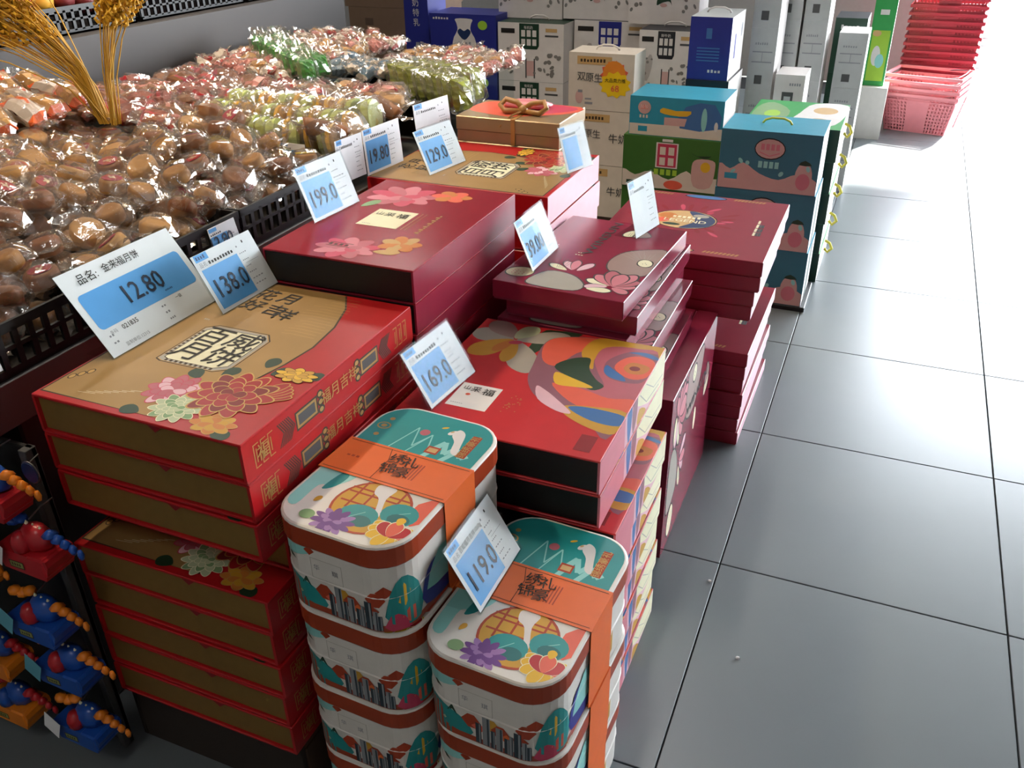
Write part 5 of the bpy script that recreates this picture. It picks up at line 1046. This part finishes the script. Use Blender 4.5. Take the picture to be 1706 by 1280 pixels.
# ------------------------------------------------------------------ toys hanging beside the red boxes
b = MB(); b.box(-1.40, -.915, -.905, -.895, 0, .66, 'black', .002); b.box(-.93, -.915, -.915, -.895, 0, .66, 'grey_dark', .001)
tag(b.build('toy_board'), 'black hanging board for toys beside the red gift boxes', 'board')
def toy(x, z, hull, label, head='toy_red', tail='toy_orange', body='toy_blue', tagc='tag_blue', sc=1.0, flip=1):
    t = thing('toy_boat', label, 'toy', (x, -.955, z)); t.scale = (sc * flip, sc, sc)
    mb = MB(); P = [(-.055, .014), (-.045, -.022), (.04, -.026), (.052, .004), (.05, .014)]
    vs = [(x2, y, zz) for y, q in ((-.026, .85), (.026, .85)) for x2, zz in P]; n = len(P)
    mb.add(vs, [list(range(n)), [n + i for i in range(n)][::-1]] + [(i, n + i, n + (i + 1) % n, (i + 1) % n) for i in range(n)], hull); mb.box(.012, .046, -.028, .028, -.018, .016, hull, .003); hl = mb.build('hull', t)
    art(hl, 'sticker', (Vector((-.03, -.026, -.016)), Vector((1, 0, 0)), Vector((0, 0, 1)), Vector((0, -1, 0))), [('brown_ink', rect(0, 0, 3.0, 1.4)), ('sticker', rect(.2, .2, 2.8, 1.2))] + scribble(.5, .4, 2, .6, 4, 'brown_ink'), lift=.0006)
    mb = MB(); mb.lathe([(.004, -.004), (.02, .004), (.021, .022), (.014, .036), (.003, .04)], body, 10, (.012, 0, .016), 1.35, .9); mb.build('torso', t, smooth=True)
    mb = MB(); mb.lathe([(.004, -.006), (.014, 0), (.016, .016), (.011, .028), (.002, .032)], head, 10, (-.004, -.014, .016)); mb.build('head', t, smooth=True)
    mb = MB()
    for i in range(5): mb.lathe([(.003, -.008), (.012 - .0018 * i, 0), (.003, .008)], tail, 8, (.044 + .0135 * i, 0, .046 - .0055 * i), 1.1, 1)
    mb.build('tail', t, smooth=True)
    mb = MB()
    for i in range(3): mb.lathe([(.002, -.008), (.010, -.002), (.009, .005), (.002, .009)], tail, 8, (-.040 + .012 * i, -.004 + .004 * i, .056 - .004 * (i % 2)), 1.2, 1)
    mb.build('claw', t, smooth=True)
    mb = MB()
    for i in range(3): mb.lathe([(.0015, 0), (.003, .003), (.0005, .008)], 'cream', 6, (.0 + .013 * i, .0, .053 - .002 * i))
    mb.build('spikes', t)
    mb = MB(); mb.add([(-.065, -.034, .008), (-.035, -.036, -.010), (-.022, -.034, .026), (-.056, -.031, .043), (-.065, -.0335, .008), (-.035, -.0355, -.010), (-.022, -.0335, .026), (-.056, -.0305, .043)], [(0, 1, 2, 3), (7, 6, 5, 4), (0, 4, 5, 1), (1, 5, 6, 2), (2, 6, 7, 3), (3, 7, 4, 0)], tagc); mb.build('swing_tag', t)
    MB().tube([(0, .005, .058), (0, .03, .066), (0, .052, .066)], .0012, 'wire', 4).build('hook', t)
    return t
toy(-.955, .60, 'toy_red', 'red toy boat with blue rider, highest on the board', body='toy_blue', head='toy_red')
toy(-.905, .505, 'toy_red', 'red toy boat with orange arms and blue tail', head='toy_red', tail='toy_blue', body='toy_red', tagc='paper')
toy(-.948, .345, 'toy_blue', 'blue toy boat with orange tail just under the red boats')
toy(-.925, .245, 'toy_blue', 'blue toy boat with orange tail in the middle of the board')
toy(-.935, .10, 'toy_blue', 'lowest blue toy boat with orange tail on the board', tagc='paper')
toy(-1.105, .205, 'toy_orange', 'orange toy boat with blue rider above another orange one', head='toy_blue', body='toy_blue', tail='toy_red', tagc='paper')
toy(-1.11, .08, 'toy_orange', 'lowest orange toy boat with blue rider', head='toy_blue', body='toy_blue', tail='toy_red', tagc='paper')
toy(-1.10, .40, 'toy_orange', 'orange toy boat beside the red ones at the board edge', head='toy_red', body='toy_orange', tail='toy_orange')
t = thing('round_badge', 'round clear badge label on the toy board above the red toy', 'label', (-.90, -.925, .635)); 
for nm, r_, m_, y_ in (('badge_ring', .017, 'wire', 0), ('badge_face', .015, 'navy', -.0016)):
    mb = MB(); mb.add([(r_ * math.cos(a * .3142), y_ + dy, r_ * 1.15 * math.sin(a * .3142)) for dy in (0, -.0015) for a in range(20)], [list(range(20))[::-1], list(range(20, 40))] + [(i, (i + 1) % 20, 20 + (i + 1) % 20, 20 + i) for i in range(20)], m_); mb.build(nm, t)
MB().tube([(0, 0, .015), (0, .02, .02)], .001, 'wire', 4).build('hook', t)
# specks of litter on the tiles
for i, (x, y) in enumerate(((.09, -.275), (-.01, -.07))):
    b = MB(); b.lathe([(.001, 0), (.004, .001), (.003, .004), (.001, .005)], 'paper', 6, (0, 0, 0), 1.3, .8)
    tag(b.build('litter_scrap', None, (x, y, .0002)), 'tiny white scrap of litter on the grey floor tile' if i == 0 else 'tiny dark crumb of litter near the tile joint', 'litter')
